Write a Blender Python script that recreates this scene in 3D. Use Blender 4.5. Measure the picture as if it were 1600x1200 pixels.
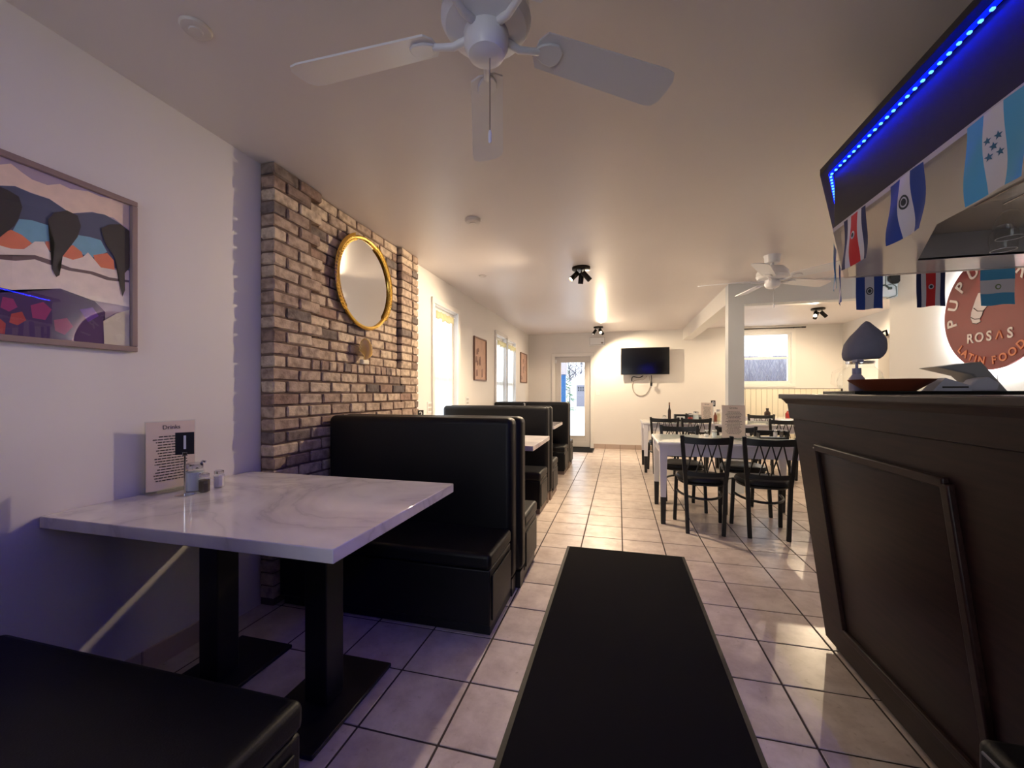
import bpy, bmesh, math, random
from mathutils import Vector, Matrix
random.seed(7)
scene = bpy.context.scene
COL = scene.collection
for o in list(bpy.data.objects):
    bpy.data.objects.remove(o, do_unlink=True)
PI = math.pi
R = math.radians

# ------------------------------------------------------------------ camera, world, exposure
CAM_H = 1.22
cam_d = bpy.data.cameras.new('camera')
cam_d.sensor_fit = 'HORIZONTAL'
cam_d.sensor_width = 36.0
cam_d.lens = 36.0 * 640.0 / 1600.0
cam_d.shift_y = 13.5 / 1600.0
cam_d.clip_start = 0.02
cam_d.clip_end = 200
cam = bpy.data.objects.new('camera', cam_d)
COL.objects.link(cam)
cam.location = (0, 0, CAM_H)
cam.rotation_euler = (PI / 2, 0, 0.2551)
scene.camera = cam

vs = scene.view_settings
vs.view_transform = 'Standard'
vs.look = 'None'
vs.gamma = 1.0
vs.use_curve_mapping = False
vs.exposure = 0.95

world = bpy.data.worlds.new('overcast_sky')
scene.world = world
world.use_nodes = True
bg = world.node_tree.nodes['Background']
bg.inputs['Color'].default_value = (0.90, 0.95, 1.0, 1)
bg.inputs['Strength'].default_value = 1.7

H = 2.54          # ceiling height
XL = -2.0         # left wall
YF = 9.15         # far wall
YB = -3.0         # front wall behind the camera

def area_portal(loc, rot, sx, sy):
    l = bpy.data.lights.new('daylight_portal', 'AREA')
    l.shape = 'RECTANGLE'; l.size = sx; l.size_y = sy
    l.cycles.is_portal = True
    o = bpy.data.objects.new('daylight_portal', l); COL.objects.link(o)
    o.location = loc; o.rotation_euler = rot
    return o

def add_spot(parent, loc, direction, watts, angle=100, color=(1, 0.78, 0.52), size=0.02, blend=0.6):
    l = bpy.data.lights.new('spot_light', 'SPOT')
    l.energy = watts; l.color = color; l.spot_size = R(angle); l.spot_blend = blend
    l.shadow_soft_size = size
    o = bpy.data.objects.new('spot_light', l); COL.objects.link(o)
    o.rotation_euler = Vector(direction).to_track_quat('-Z', 'Y').to_euler()
    o.location = loc
    return o

# ------------------------------------------------------------------ materials
MATS = {}
def nodes(m):
    m.use_nodes = True
    nt = m.node_tree
    return nt, nt.nodes, nt.links, nt.nodes['Principled BSDF']

def srgb(c):
    return tuple(((x / 255.0) / 12.92 if x / 255.0 <= 0.04045 else ((x / 255.0 + 0.055) / 1.055) ** 2.4) for x in c) + (1.0,)

def mat(name, col, rough=0.5, metal=0.0, spec=0.5, coat=0.0, var=0.0, scale=8.0, bump=0.0, bscale=60.0, emit=None, estr=0.0, objvar=0.0, sheen=0.0, detail=3.0):
    if name in MATS:
        return MATS[name]
    m = bpy.data.materials.new(name)
    nt, N, L, P = nodes(m)
    c = srgb(col)
    P.inputs['Base Color'].default_value = c
    P.inputs['Roughness'].default_value = rough
    P.inputs['Metallic'].default_value = metal
    P.inputs['Specular IOR Level'].default_value = spec
    P.inputs['Coat Weight'].default_value = coat
    P.inputs['Coat Roughness'].default_value = 0.03
    if sheen:
        P.inputs['Sheen Weight'].default_value = sheen
    tc = N.new('ShaderNodeTexCoord')
    if var > 0 or objvar > 0:
        nz = N.new('ShaderNodeTexNoise'); nz.inputs['Scale'].default_value = scale; nz.inputs['Detail'].default_value = detail
        L.new(tc.outputs['Object'], nz.inputs['Vector'])
        hsv = N.new('ShaderNodeHueSaturation'); hsv.inputs['Color'].default_value = c
        ma = N.new('ShaderNodeMath'); ma.operation = 'MULTIPLY_ADD'
        ma.inputs[1].default_value = 2 * var; ma.inputs[2].default_value = 1.0 - var
        L.new(nz.outputs['Fac'], ma.inputs[0])
        last = ma
        if objvar > 0:
            oi = N.new('ShaderNodeObjectInfo')
            mb = N.new('ShaderNodeMath'); mb.operation = 'MULTIPLY_ADD'
            mb.inputs[1].default_value = 2 * objvar; mb.inputs[2].default_value = -objvar
            L.new(oi.outputs['Random'], mb.inputs[0])
            ad = N.new('ShaderNodeMath'); ad.operation = 'ADD'
            L.new(ma.outputs[0], ad.inputs[0]); L.new(mb.outputs[0], ad.inputs[1])
            last = ad
        L.new(last.outputs[0], hsv.inputs['Value'])
        L.new(hsv.outputs['Color'], P.inputs['Base Color'])
    if bump > 0:
        nb = N.new('ShaderNodeTexNoise'); nb.inputs['Scale'].default_value = bscale; nb.inputs['Detail'].default_value = 4
        L.new(tc.outputs['Object'], nb.inputs['Vector'])
        bp = N.new('ShaderNodeBump'); bp.inputs['Strength'].default_value = bump; bp.inputs['Distance'].default_value = 0.004
        L.new(nb.outputs['Fac'], bp.inputs['Height'])
        L.new(bp.outputs['Normal'], P.inputs['Normal'])
    if emit:
        P.inputs['Emission Color'].default_value = emit
        P.inputs['Emission Strength'].default_value = estr
    MATS[name] = m
    return m

def glass_mat(name, tint=(1, 1, 1, 1), gloss=0.08, rough=0.0, ior=1.45):
    if name in MATS: return MATS[name]
    m = bpy.data.materials.new(name); m.use_nodes = True
    nt = m.node_tree; N = nt.nodes; L = nt.links
    N.remove(N['Principled BSDF'])
    out = N['Material Output']
    t = N.new('ShaderNodeBsdfTransparent'); t.inputs['Color'].default_value = tint
    g = N.new('ShaderNodeBsdfGlossy'); g.inputs['Roughness'].default_value = rough
    fr = N.new('ShaderNodeFresnel'); fr.inputs['IOR'].default_value = ior
    ad = N.new('ShaderNodeMath'); ad.operation = 'ADD'; ad.inputs[1].default_value = gloss; ad.use_clamp = True
    mx = N.new('ShaderNodeMixShader')
    ge = N.new('ShaderNodeNewGeometry')
    inv = N.new('ShaderNodeMath'); inv.operation = 'SUBTRACT'; inv.inputs[0].default_value = 1.0
    mu = N.new('ShaderNodeMath'); mu.operation = 'MULTIPLY'
    L.new(ge.outputs['Backfacing'], inv.inputs[1])
    L.new(fr.outputs[0], ad.inputs[0]); L.new(ad.outputs[0], mu.inputs[0]); L.new(inv.outputs[0], mu.inputs[1])
    L.new(mu.outputs[0], mx.inputs['Fac'])
    L.new(t.outputs[0], mx.inputs[1]); L.new(g.outputs[0], mx.inputs[2])
    L.new(mx.outputs[0], out.inputs['Surface'])
    MATS[name] = m
    return m

def sheer_mat(name, col, trans=0.35):
    if name in MATS: return MATS[name]
    m = bpy.data.materials.new(name); m.use_nodes = True
    nt = m.node_tree; N = nt.nodes; L = nt.links
    N.remove(N['Principled BSDF']); out = N['Material Output']
    t = N.new('ShaderNodeBsdfTransparent'); tl = N.new('ShaderNodeBsdfTranslucent'); d = N.new('ShaderNodeBsdfDiffuse')
    tl.inputs['Color'].default_value = srgb(col); d.inputs['Color'].default_value = srgb(col)
    m1 = N.new('ShaderNodeMixShader'); m1.inputs['Fac'].default_value = 0.4
    m2 = N.new('ShaderNodeMixShader'); m2.inputs['Fac'].default_value = trans
    L.new(tl.outputs[0], m1.inputs[1]); L.new(d.outputs[0], m1.inputs[2])
    L.new(m1.outputs[0], m2.inputs[1]); L.new(t.outputs[0], m2.inputs[2])
    L.new(m2.outputs[0], out.inputs['Surface'])
    MATS[name] = m
    return m

def emit_mat(name, col, s):
    if name in MATS: return MATS[name]
    m = bpy.data.materials.new(name); m.use_nodes = True
    nt = m.node_tree; N = nt.nodes; L = nt.links
    N.remove(N['Principled BSDF']); out = N['Material Output']
    e = N.new('ShaderNodeEmission'); e.inputs['Color'].default_value = col; e.inputs['Strength'].default_value = s
    L.new(e.outputs[0], out.inputs['Surface'])
    MATS[name] = m
    return m

M_wall = mat('wall_paint', (230, 226, 221), 0.6, var=0.02, scale=3, bump=0.05, bscale=150)
M_ceil = mat('ceiling_paint', (224, 216, 214), 0.36, var=0.015, scale=2)
M_trim = mat('white_trim', (236, 232, 226), 0.35)
M_pillar_shade = mat('pillar_shaded_paint', (200, 204, 208), 0.5)  # darkened grey-blue: shade of the unlit side facing the camera is in the colour
M_grout = mat('dark_grout', (62, 50, 46), 0.9)
M_vinyl = mat('black_vinyl', (17, 17, 20), 0.45, spec=0.3, bump=0.12, bscale=220)
M_kick = mat('kick_board', (124, 106, 94), 0.5)
M_black = mat('black_metal', (16, 16, 18), 0.42, spec=0.5)
M_blackp = mat('black_plastic', (18, 18, 20), 0.4)
M_white = mat('white_plastic', (232, 232, 232), 0.35)
M_fan = mat('fan_white', (226, 226, 232), 0.28)
M_gold = mat('gold', (232, 190, 96), 0.25, metal=1.0)
M_chrome = mat('chrome', (215, 215, 220), 0.15, metal=1.0)
M_mirror = mat('mirror_glass', (235, 235, 235), 0.02, metal=1.0)
M_tabw = mat('white_table_paint', (226, 224, 232), 0.3)
M_tglass = mat('white_table_gloss', (226, 234, 232), 0.06, spec=0.8, coat=0.4)
M_glass = glass_mat('clear_glass', (0.97, 0.985, 0.98, 1), 0.05)
M_win = glass_mat('window_glass', (0.97, 0.985, 1, 1), 0.03)
M_pane = glass_mat('picture_glass', (0.99, 0.99, 0.99, 1), 0.05, ior=1.22)
M_thin = glass_mat('thin_glass', (0.98, 0.985, 0.985, 1), 0.02, ior=1.2)
M_acryl = glass_mat('acrylic', (0.95, 0.96, 0.97, 1), 0.06)
M_snow = mat('snow', (244, 246, 250), 0.8, var=0.03, scale=1.0)
M_screen = mat('tv_screen', (6, 6, 9), 0.12, spec=0.5)
M_paper = mat('menu_paper', (226, 208, 196), 0.45)
M_ink = mat('print_ink', (58, 50, 48), 0.7)
M_rubber = mat('mat_pile', (21, 19, 18), 1.0, spec=0.05, var=0.5, scale=500, bump=0.8, bscale=900, sheen=0.05)
M_matedge = mat('mat_edge', (30, 26, 25), 0.6)
M_laminate = mat('grey_laminate', (206, 205, 212), 0.16, spec=0.6, var=0.06, scale=2.5)
M_canopy = mat('dark_fascia', (26, 19, 20), 0.55, spec=0.3)
M_canopytrim = mat('pale_trim', (196, 190, 196), 0.4)

def wood_dark():
    m = bpy.data.materials.new('dark_stained_wood'); nt, N, L, P = nodes(m)
    tc = N.new('ShaderNodeTexCoord'); mp = N.new('ShaderNodeMapping')
    mp.inputs['Scale'].default_value = (14, 1.2, 14)
    nz = N.new('ShaderNodeTexNoise'); nz.inputs['Scale'].default_value = 5; nz.inputs['Detail'].default_value = 6
    cr = N.new('ShaderNodeValToRGB')
    cr.color_ramp.elements[0].position = 0.3; cr.color_ramp.elements[0].color = srgb((30, 16, 15))
    cr.color_ramp.elements[1].position = 0.75; cr.color_ramp.elements[1].color = srgb((50, 29, 26))
    L.new(tc.outputs['Object'], mp.inputs['Vector']); L.new(mp.outputs[0], nz.inputs['Vector'])
    L.new(nz.outputs['Fac'], cr.inputs['Fac']); L.new(cr.outputs[0], P.inputs['Base Color'])
    P.inputs['Roughness'].default_value = 0.45
    P.inputs['Specular IOR Level'].default_value = 0.25
    return m
M_wood = wood_dark()

def marble():
    m = bpy.data.materials.new('white_marble'); nt, N, L, P = nodes(m)
    tc = N.new('ShaderNodeTexCoord')
    n1 = N.new('ShaderNodeTexNoise'); n1.inputs['Scale'].default_value = 1.6; n1.inputs['Detail'].default_value = 9; n1.inputs['Distortion'].default_value = 1.6
    L.new(tc.outputs['Object'], n1.inputs['Vector'])
    ab = N.new('ShaderNodeMath'); ab.operation = 'SUBTRACT'; ab.inputs[1].default_value = 0.5
    a2 = N.new('ShaderNodeMath'); a2.operation = 'ABSOLUTE'
    L.new(n1.outputs['Fac'], ab.inputs[0]); L.new(ab.outputs[0], a2.inputs[0])
    cr = N.new('ShaderNodeValToRGB')
    cr.color_ramp.elements[0].position = 0.0; cr.color_ramp.elements[0].color = srgb((202, 196, 201))
    cr.color_ramp.elements[1].position = 0.02; cr.color_ramp.elements[1].color = srgb((216, 210, 214))
    e = cr.color_ramp.elements.new(0.15); e.color = srgb((232, 228, 230))
    L.new(a2.outputs[0], cr.inputs['Fac']); L.new(cr.outputs[0], P.inputs['Base Color'])
    P.inputs['Roughness'].default_value = 0.07
    P.inputs['Specular IOR Level'].default_value = 0.6
    return m
M_marble = marble()

def tile_mat():
    m = bpy.data.materials.new('beige_tile'); nt, N, L, P = nodes(m)
    tc = N.new('ShaderNodeTexCoord'); oi = N.new('ShaderNodeObjectInfo'); ge = N.new('ShaderNodeNewGeometry')
    n1 = N.new('ShaderNodeTexNoise'); n1.inputs['Scale'].default_value = 7; n1.inputs['Detail'].default_value = 7; n1.inputs['Roughness'].default_value = 0.65
    n2 = N.new('ShaderNodeTexNoise'); n2.inputs['Scale'].default_value = 38; n2.inputs['Detail'].default_value = 3; n2.inputs['Distortion'].default_value = 0.8
    L.new(ge.outputs['Position'], n1.inputs['Vector']); L.new(ge.outputs['Position'], n2.inputs['Vector'])
    cr = N.new('ShaderNodeValToRGB')
    cr.color_ramp.elements[0].position = 0.28; cr.color_ramp.elements[0].color = srgb((178, 160, 150))
    cr.color_ramp.elements[1].position = 0.62; cr.color_ramp.elements[1].color = srgb((214, 200, 190))
    L.new(n1.outputs['Fac'], cr.inputs['Fac'])
    c2 = N.new('ShaderNodeValToRGB')
    c2.color_ramp.elements[0].position = 0.24; c2.color_ramp.elements[0].color = (0.66, 0.60, 0.55, 1)
    c2.color_ramp.elements[1].position = 0.36; c2.color_ramp.elements[1].color = (1, 1, 1, 1)
    L.new(n2.outputs['Fac'], c2.inputs['Fac'])
    mx = N.new('ShaderNodeMix'); mx.data_type = 'RGBA'; mx.blend_type = 'MULTIPLY'; mx.inputs['Factor'].default_value = 0.7
    L.new(cr.outputs[0], mx.inputs['A']); L.new(c2.outputs[0], mx.inputs['B'])
    hs = N.new('ShaderNodeHueSaturation')
    ma = N.new('ShaderNodeMath'); ma.operation = 'MULTIPLY_ADD'; ma.inputs[1].default_value = 0.10; ma.inputs[2].default_value = 0.95
    L.new(oi.outputs['Random'], ma.inputs[0]); L.new(ma.outputs[0], hs.inputs['Value'])
    L.new(mx.outputs['Result'], hs.inputs['Color']); L.new(hs.outputs[0], P.inputs['Base Color'])
    P.inputs['Roughness'].default_value = 0.3
    P.inputs['Specular IOR Level'].default_value = 0.5
    return m
M_tile = tile_mat()

def brick_mat():
    m = bpy.data.materials.new('reclaimed_brick'); nt, N, L, P = nodes(m)
    ge = N.new('ShaderNodeNewGeometry'); oi = N.new('ShaderNodeObjectInfo')
    cr = N.new('ShaderNodeValToRGB')
    el = cr.color_ramp.elements
    el[0].position = 0.0; el[0].color = srgb((208, 190, 168))
    el[1].position = 0.3; el[1].color = srgb((190, 170, 150))
    for p, c in ((0.5, (170, 148, 132)), (0.68, (200, 182, 162)), (0.82, (152, 124, 110)), (0.93, (134, 120, 112)), (1.0, (98, 90, 90))):
        e = el.new(p); e.color = srgb(c)
    L.new(oi.outputs['Random'], cr.inputs['Fac'])
    n1 = N.new('ShaderNodeTexNoise'); n1.inputs['Scale'].default_value = 22; n1.inputs['Detail'].default_value = 6
    L.new(ge.outputs['Position'], n1.inputs['Vector'])
    r1 = N.new('ShaderNodeValToRGB')
    r1.color_ramp.elements[0].position = 0.33; r1.color_ramp.elements[0].color = (0.42, 0.37, 0.36, 1)
    r1.color_ramp.elements[1].position = 0.6; r1.color_ramp.elements[1].color = (1.08, 1.06, 1.04, 1)
    L.new(n1.outputs['Fac'], r1.inputs['Fac'])
    mx = N.new('ShaderNodeMix'); mx.data_type = 'RGBA'; mx.blend_type = 'MULTIPLY'; mx.inputs['Factor'].default_value = 0.75
    L.new(cr.outputs[0], mx.inputs['A']); L.new(r1.outputs[0], mx.inputs['B'])
    L.new(mx.outputs['Result'], P.inputs['Base Color'])
    P.inputs['Roughness'].default_value = 0.85
    nb = N.new('ShaderNodeTexNoise'); nb.inputs['Scale'].default_value = 70; nb.inputs['Detail'].default_value = 5
    L.new(ge.outputs['Position'], nb.inputs['Vector'])
    bp = N.new('ShaderNodeBump'); bp.inputs['Strength'].default_value = 0.6; bp.inputs['Distance'].default_value = 0.006
    L.new(nb.outputs['Fac'], bp.inputs['Height']); L.new(bp.outputs[0], P.inputs['Normal'])
    return m
M_brick = brick_mat()
M_mortar = mat('mortar', (112, 92, 80), 0.95, var=0.15, scale=40, bump=0.5, bscale=90)

# ------------------------------------------------------------------ mesh builder
class MB:
    def __init__(s):
        s.v = []; s.f = []
    def add(s, verts, faces):
        b = len(s.v)
        s.v += [tuple(p) for p in verts]
        s.f += [tuple(i + b for i in f) for f in faces]
        return s
    def box(s, x0, y0, z0, x1, y1, z1):
        vs_ = [(x0, y0, z0), (x1, y0, z0), (x1, y1, z0), (x0, y1, z0), (x0, y0, z1), (x1, y0, z1), (x1, y1, z1), (x0, y1, z1)]
        return s.add(vs_, [(0, 3, 2, 1), (4, 5, 6, 7), (0, 1, 5, 4), (1, 2, 6, 5), (2, 3, 7, 6), (3, 0, 4, 7)])
    def hexa(s, bottom, top):
        n = len(bottom)
        fs = [tuple(range(n - 1, -1, -1)), tuple(range(n, 2 * n))]
        for i in range(n):
            j = (i + 1) % n
            fs.append((i, j, n + j, n + i))
        return s.add(list(bottom) + list(top), fs)
    def prism(s, poly, axis, a, b):
        def P(p, t):
            if axis == 'x': return (t, p[0], p[1])
            if axis == 'y': return (p[0], t, p[1])
            return (p[0], p[1], t)
        return s.hexa([P(p, a) for p in poly], [P(p, b) for p in poly])
    def tube(s, path, r, n=8, closed=False):
        path = [Vector(p) for p in path]
        m = len(path)
        rs = r if isinstance(r, (list, tuple)) else [r] * m
        vs_ = []; up = None
        for i, p in enumerate(path):
            if closed:
                t = (path[(i + 1) % m] - path[i - 1])
            else:
                t = path[min(i + 1, m - 1)] - path[max(i - 1, 0)]
            t.normalize()
            if up is None:
                up = Vector((0, 0, 1)) if abs(t.z) < 0.9 else Vector((1, 0, 0))
            a = (up - t * up.dot(t))
            if a.length < 1e-6: a = t.orthogonal()
            a.normalize(); b = t.cross(a); up = a
            for k in range(n):
                q = 2 * PI * k / n
                vs_.append(p + (a * math.cos(q) + b * math.sin(q)) * rs[i])
        fs = []
        for i in range(m if closed else m - 1):
            j = (i + 1) % m
            for k in range(n):
                l = (k + 1) % n
                fs.append((i * n + k, i * n + l, j * n + l, j * n + k))
        if not closed:
            fs.append(tuple(range(n - 1, -1, -1))); fs.append(tuple((m - 1) * n + k for k in range(n)))
        return s.add(vs_, fs)
    def bar(s, p0, p1, w, d=None, side=(1, 0, 0)):
        """rectangular bar from p0 to p1; w along `side`, d across"""
        d = d or w
        p0 = Vector(p0); p1 = Vector(p1); t = (p1 - p0).normalized()
        a = Vector(side); a = (a - t * a.dot(t))
        if a.length < 1e-5: a = t.orthogonal()
        a.normalize(); b = t.cross(a)
        def ring(p): return [p + a * w / 2 + b * d / 2, p - a * w / 2 + b * d / 2, p - a * w / 2 - b * d / 2, p + a * w / 2 - b * d / 2]
        return s.hexa(ring(p0), ring(p1))
    def lathe(s, prof, n=20, o=(0, 0, 0), cap=True):
        vs_ = []
        for r, z in prof:
            for k in range(n):
                q = 2 * PI * k / n
                vs_.append((o[0] + r * math.cos(q), o[1] + r * math.sin(q), o[2] + z))
        fs = []
        m = len(prof)
        for i in range(m - 1):
            for k in range(n):
                l = (k + 1) % n
                fs.append((i * n + k, i * n + l, (i + 1) * n + l, (i + 1) * n + k))
        if cap:
            fs.append(tuple(range(n - 1, -1, -1))); fs.append(tuple((m - 1) * n + k for k in range(n)))
        return s.add(vs_, fs)
    def grid(s, fn, nu, nv):
        vs_ = [fn(i / nu, j / nv) for j in range(nv + 1) for i in range(nu + 1)]
        fs = []
        for j in range(nv):
            for i in range(nu):
                a = j * (nu + 1) + i
                fs.append((a, a + 1, a + nu + 2, a + nu + 1))
        return s.add(vs_, fs)
    def xform(s, mtx):
        s.v = [tuple(mtx @ Vector(p)) for p in s.v]
        return s
    def mesh(s, name, m, smooth=True):
        me = bpy.data.meshes.new(name)
        me.from_pydata([tuple(p) for p in s.v], [], s.f)
        if m: me.materials.append(m)
        bm = bmesh.new(); bm.from_mesh(me)
        bmesh.ops.recalc_face_normals(bm, faces=bm.faces)
        bm.to_mesh(me); bm.free()
        if smooth:
            for p in me.polygons: p.use_smooth = True
            me.set_sharp_from_angle(angle=R(35))
        me.update()
        return me

def link(name, me, parent=None):
    o = bpy.data.objects.new(name, me)
    COL.objects.link(o)
    if parent: o.parent = parent
    return o

def obj(name, mb, m, parent=None, bevel=0.0, seg=2, smooth=True, solid=0.0, sub=0):
    o = link(name, mb.mesh(name, m, smooth), parent)
    if solid:
        md = o.modifiers.new('solid', 'SOLIDIFY'); md.thickness = solid
    if bevel:
        md = o.modifiers.new('bevel', 'BEVEL'); md.width = bevel; md.segments = seg; md.limit_method = 'ANGLE'; md.angle_limit = R(40)
    if sub:
        md = o.modifiers.new('sub', 'SUBSURF'); md.levels = sub; md.render_levels = sub
    return o

def tag(o, label, cat=None, group=None, kind=None):
    if label: o['label'] = label
    if cat: o['category'] = cat
    if group: o['group'] = group
    if kind: o['kind'] = kind
    return o

def thing(name, label, cat, loc=(0, 0, 0), rz=0.0, group=None):
    o = bpy.data.objects.new(name, None); COL.objects.link(o)
    o.empty_display_size = 0.1
    o.location = loc; o.rotation_euler = (0, 0, rz)
    return tag(o, label, cat, group)

def struct(name, mb, m, parent=None, label=None, **k):
    o = obj(name, mb, m, parent, **k)
    if not parent: o['kind'] = 'structure'
    if label: o['label'] = label
    return o

def copy_tree(o, parent=None):
    c = o.copy(); COL.objects.link(c); c.parent = parent
    for ch in list(o.children): copy_tree(ch, c)
    return c

def text_mb(txt, size, depth=0.001, bold=0.0):
    """builtin-font text as a mesh in the local XY plane, centred"""
    cu = bpy.data.curves.new('lettering', 'FONT'); cu.body = txt; cu.size = size
    cu.extrude = depth; cu.offset = bold; cu.align_x = 'CENTER'; cu.align_y = 'CENTER'; cu.resolution_u = 4
    t = bpy.data.objects.new('lettering', cu); COL.objects.link(t)
    dg = bpy.context.evaluated_depsgraph_get()
    me = bpy.data.meshes.new_from_object(t.evaluated_get(dg))
    mb = MB(); mb.add([tuple(v.co) for v in me.vertices], [tuple(p.vertices) for p in me.polygons])
    bpy.data.objects.remove(t, do_unlink=True); bpy.data.curves.remove(cu); bpy.data.meshes.remove(me)
    return mb

def holes_wall(u0, u1, z0, z1, holes, fn):
    """wall as grid of boxes, leaving out the holes; fn(mb,u0,u1,z0,z1)"""
    us = sorted({u0, u1} | {h[0] for h in holes} | {h[1] for h in holes})
    zs = sorted({z0, z1} | {h[2] for h in holes} | {h[3] for h in holes})
    mb = MB()
    for a, b in zip(us, us[1:]):
        for c, d in zip(zs, zs[1:]):
            um, zm = (a + b) / 2, (c + d) / 2
            if any(h[0] < um < h[1] and h[2] < zm < h[3] for h in holes): continue
            fn(mb, a, b, c, d)
    return mb

def frame_mb(fn, u0, u1, z0, z1, w, a, b):
    mb = MB()
    fn(mb, u0, u1, z0, z0 + w, a, b); fn(mb, u0, u1, z1 - w, z1, a, b)
    fn(mb, u0, u0 + w, z0 + w, z1 - w, a, b); fn(mb, u1 - w, u1, z0 + w, z1 - w, a, b)
    return mb
BX = lambda mb, u0, u1, z0, z1, a, b: mb.box(a, u0, z0, b, u1, z1)   # on a wall of constant X
BY = lambda mb, u0, u1, z0, z1, a, b: mb.box(u0, a, z0, u1, b, z1)   # on a wall of constant Y

# ------------------------------------------------------------------ the shell
WIN_L = [(4.20, 4.88, 0.80, 2.21), (6.58, 7.20, 0.80, 2.19), (7.28, 7.90, 0.80, 2.19)]
DOOR = (-1.378, -0.610, 0.0, 2.017)
WIN_S = (2.27, 3.27, 1.40, 2.42)
XR = 4.13
struct('wall_left', holes_wall(YB - .15, YF + .15, 0, H, WIN_L, lambda mb, a, b, c, d: mb.box(XL - .15, a, c, XL, b, d)), M_wall, smooth=False)
struct('wall_far', holes_wall(XL, XR + .15, 0, H, [DOOR, WIN_S], lambda mb, a, b, c, d: mb.box(a, YF, c, b, YF + .15, d)), M_wall, smooth=False)
WIN_FILL = (-1.75, 0.45, 0.5, 2.3)
struct('wall_front', holes_wall(XL, 3.0, 0, H, [WIN_FILL], lambda mb, a, b, c, d: mb.box(a, YB - .15, c, b, YB, d)), M_wall, smooth=False)
struct('wall_counter', MB().box(3.0, YB, 0, 3.12, 5.63, H), M_wall, smooth=False)
struct('wall_side_near', MB().box(3.12, 5.49, 0, XR + .15, 5.63, H), M_wall, smooth=False)
struct('wall_side', holes_wall(5.63, YF, 0, H, [(7.25, 8.02, 0, 2.15)], lambda mb, a, b, c, d: mb.box(XR, a, c, XR + .15, b, d)), M_wall, smooth=False)
struct('wall_hallway', MB().box(XR + .15, 6.9, 0, 5.2, 7.0, H).box(XR + .15, 8.35, 0, 5.2, 8.45, H).box(5.2, 6.9, 0, 5.3, 8.45, H), mat('hall_paint', (206, 188, 172), 0.6), smooth=False)
struct('ceiling', MB().box(XL - .15, YB - .15, H, 5.3, YF + .15, H + .12), M_ceil, smooth=False)
struct('trim_beam_cross', MB().box(1.29, 5.49, 2.29, 3.0, 5.63, H), M_pillar_shade, smooth=False)
struct('trim_beam_long', MB().box(1.29, 5.63, 2.315, 1.465, YF, H), M_wall, smooth=False)
struct('trim_pillar', MB().box(1.29, 5.49, 0, 1.465, 5.64, 2.2899), M_pillar_shade, smooth=False)
# door casing on the hallway opening
struct('trim_hallway_casing', MB().box(XR - .012, 8.02, 0, XR, 8.09, 2.22).box(XR - .012, 7.18, 2.15, XR, 8.02, 2.22), M_trim)

# floor: grout slab, tiles
TS = 0.317; GX = -0.9235; GY = 3.526
fl = struct('floor', MB().box(XL - .15, YB - .15, -.05, 5.3, YF + .15, -.003), M_grout, smooth=False)
def bevel_box_mesh(name, sx, sy, sz, bv, m, jit=0.0, seed=0):
    bm = bmesh.new()
    bmesh.ops.create_cube(bm, size=1.0)
    bmesh.ops.scale(bm, vec=(sx, sy, sz), verts=bm.verts)
    if bv: bmesh.ops.bevel(bm, geom=list(bm.edges), offset=bv, segments=1, affect='EDGES')
    if jit:
        rr = random.Random(seed)
        for v in bm.verts:
            v.co += Vector((rr.uniform(-jit, jit), rr.uniform(-jit, jit), rr.uniform(-jit, jit)))
    me = bpy.data.meshes.new(name); bm.to_mesh(me); bm.free()
    me.materials.append(m)
    return me
g = 0.0045
tile_me = bevel_box_mesh('tile', TS - 2 * g, TS - 2 * g, 0.012, 0.0015, M_tile)
f_px, psi = 640.0, 0.2551
def project(x, y, z):
    d = -math.sin(psi) * x + math.cos(psi) * y
    r = math.cos(psi) * x + math.sin(psi) * y
    if d < 0.05: return None
    return 800 + f_px * r / d, 613.5 - f_px * (z - CAM_H) / d, d
cand = []; rest = []
for i in range(-4, 20):
    for j in range(-21, 18):
        x0 = GX + i * TS; y0 = GY + j * TS
        a, b = max(x0 + g, XL), min(x0 + TS - g, 5.2)
        c, e = max(y0 + g, YB), min(y0 + TS - g, YF)
        if b - a < .02 or e - c < .02: continue
        full = (b - a > TS - 2 * g - .001) and (e - c > TS - 2 * g - .001)
        p = project((a + b) / 2, (c + e) / 2, 0)
        vis = p and -40 < p[0] < 1640 and p[1] < 1260
        if vis and (a + b) / 2 > 1.02 and (c + e) / 2 < 2.5: vis = False    # under the bar
        if vis and (a + b) / 2 > 3.0: vis = False
        if vis and full and p[2] < 9.5: cand.append((p[2], (a + b) / 2, (c + e) / 2))
        else: rest.append((a, b, c, e))
cand.sort()
for k, (d, x, y) in enumerate(cand):
    if k < 290:
        t = link('tile', tile_me, fl); t.location = (x, y, -0.006)
    else:
        q = TS / 2 - g; rest.append((x - q, x + q, y - q, y + q))
mb = MB()
for a, b, c, e in rest: mb.box(a, c, -.012, b, e, 0.0)
tag(obj('tile_field', mb, M_tile, fl, smooth=False), None, kind='stuff')

# tile skirting
M_skirt = mat('skirting_tile', (188, 168, 154), 0.35, var=0.08, scale=14, objvar=0.04)
def skirting(name, pieces, mtx_axis):
    mb = MB()
    p0 = pieces[0]; p1 = pieces[-1]
    if mtx_axis == 'x':
        root = struct(name, MB().box(XL, p0[0], 0.0, XL + .004, p1[1], .095), M_grout, smooth=False)
    else:
        root = struct(name, MB().box(p0[0], YF - .004, 0.0, p1[1], YF, .095), M_grout, smooth=False)
    cache = {}
    for a, b in pieces:
        L_ = round(b - a - .006, 3)
        if L_ not in cache:
            cache[L_] = bevel_box_mesh('skirting_tile', .012 if mtx_axis == 'x' else L_, L_ if mtx_axis == 'x' else .012, .1, .0015, M_skirt)
        o = link('skirting_tile', cache[L_], root)
        o.location = (XL + .006, (a + b) / 2, .05) if mtx_axis == 'x' else ((a + b) / 2, YF - .006, .05)
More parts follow.
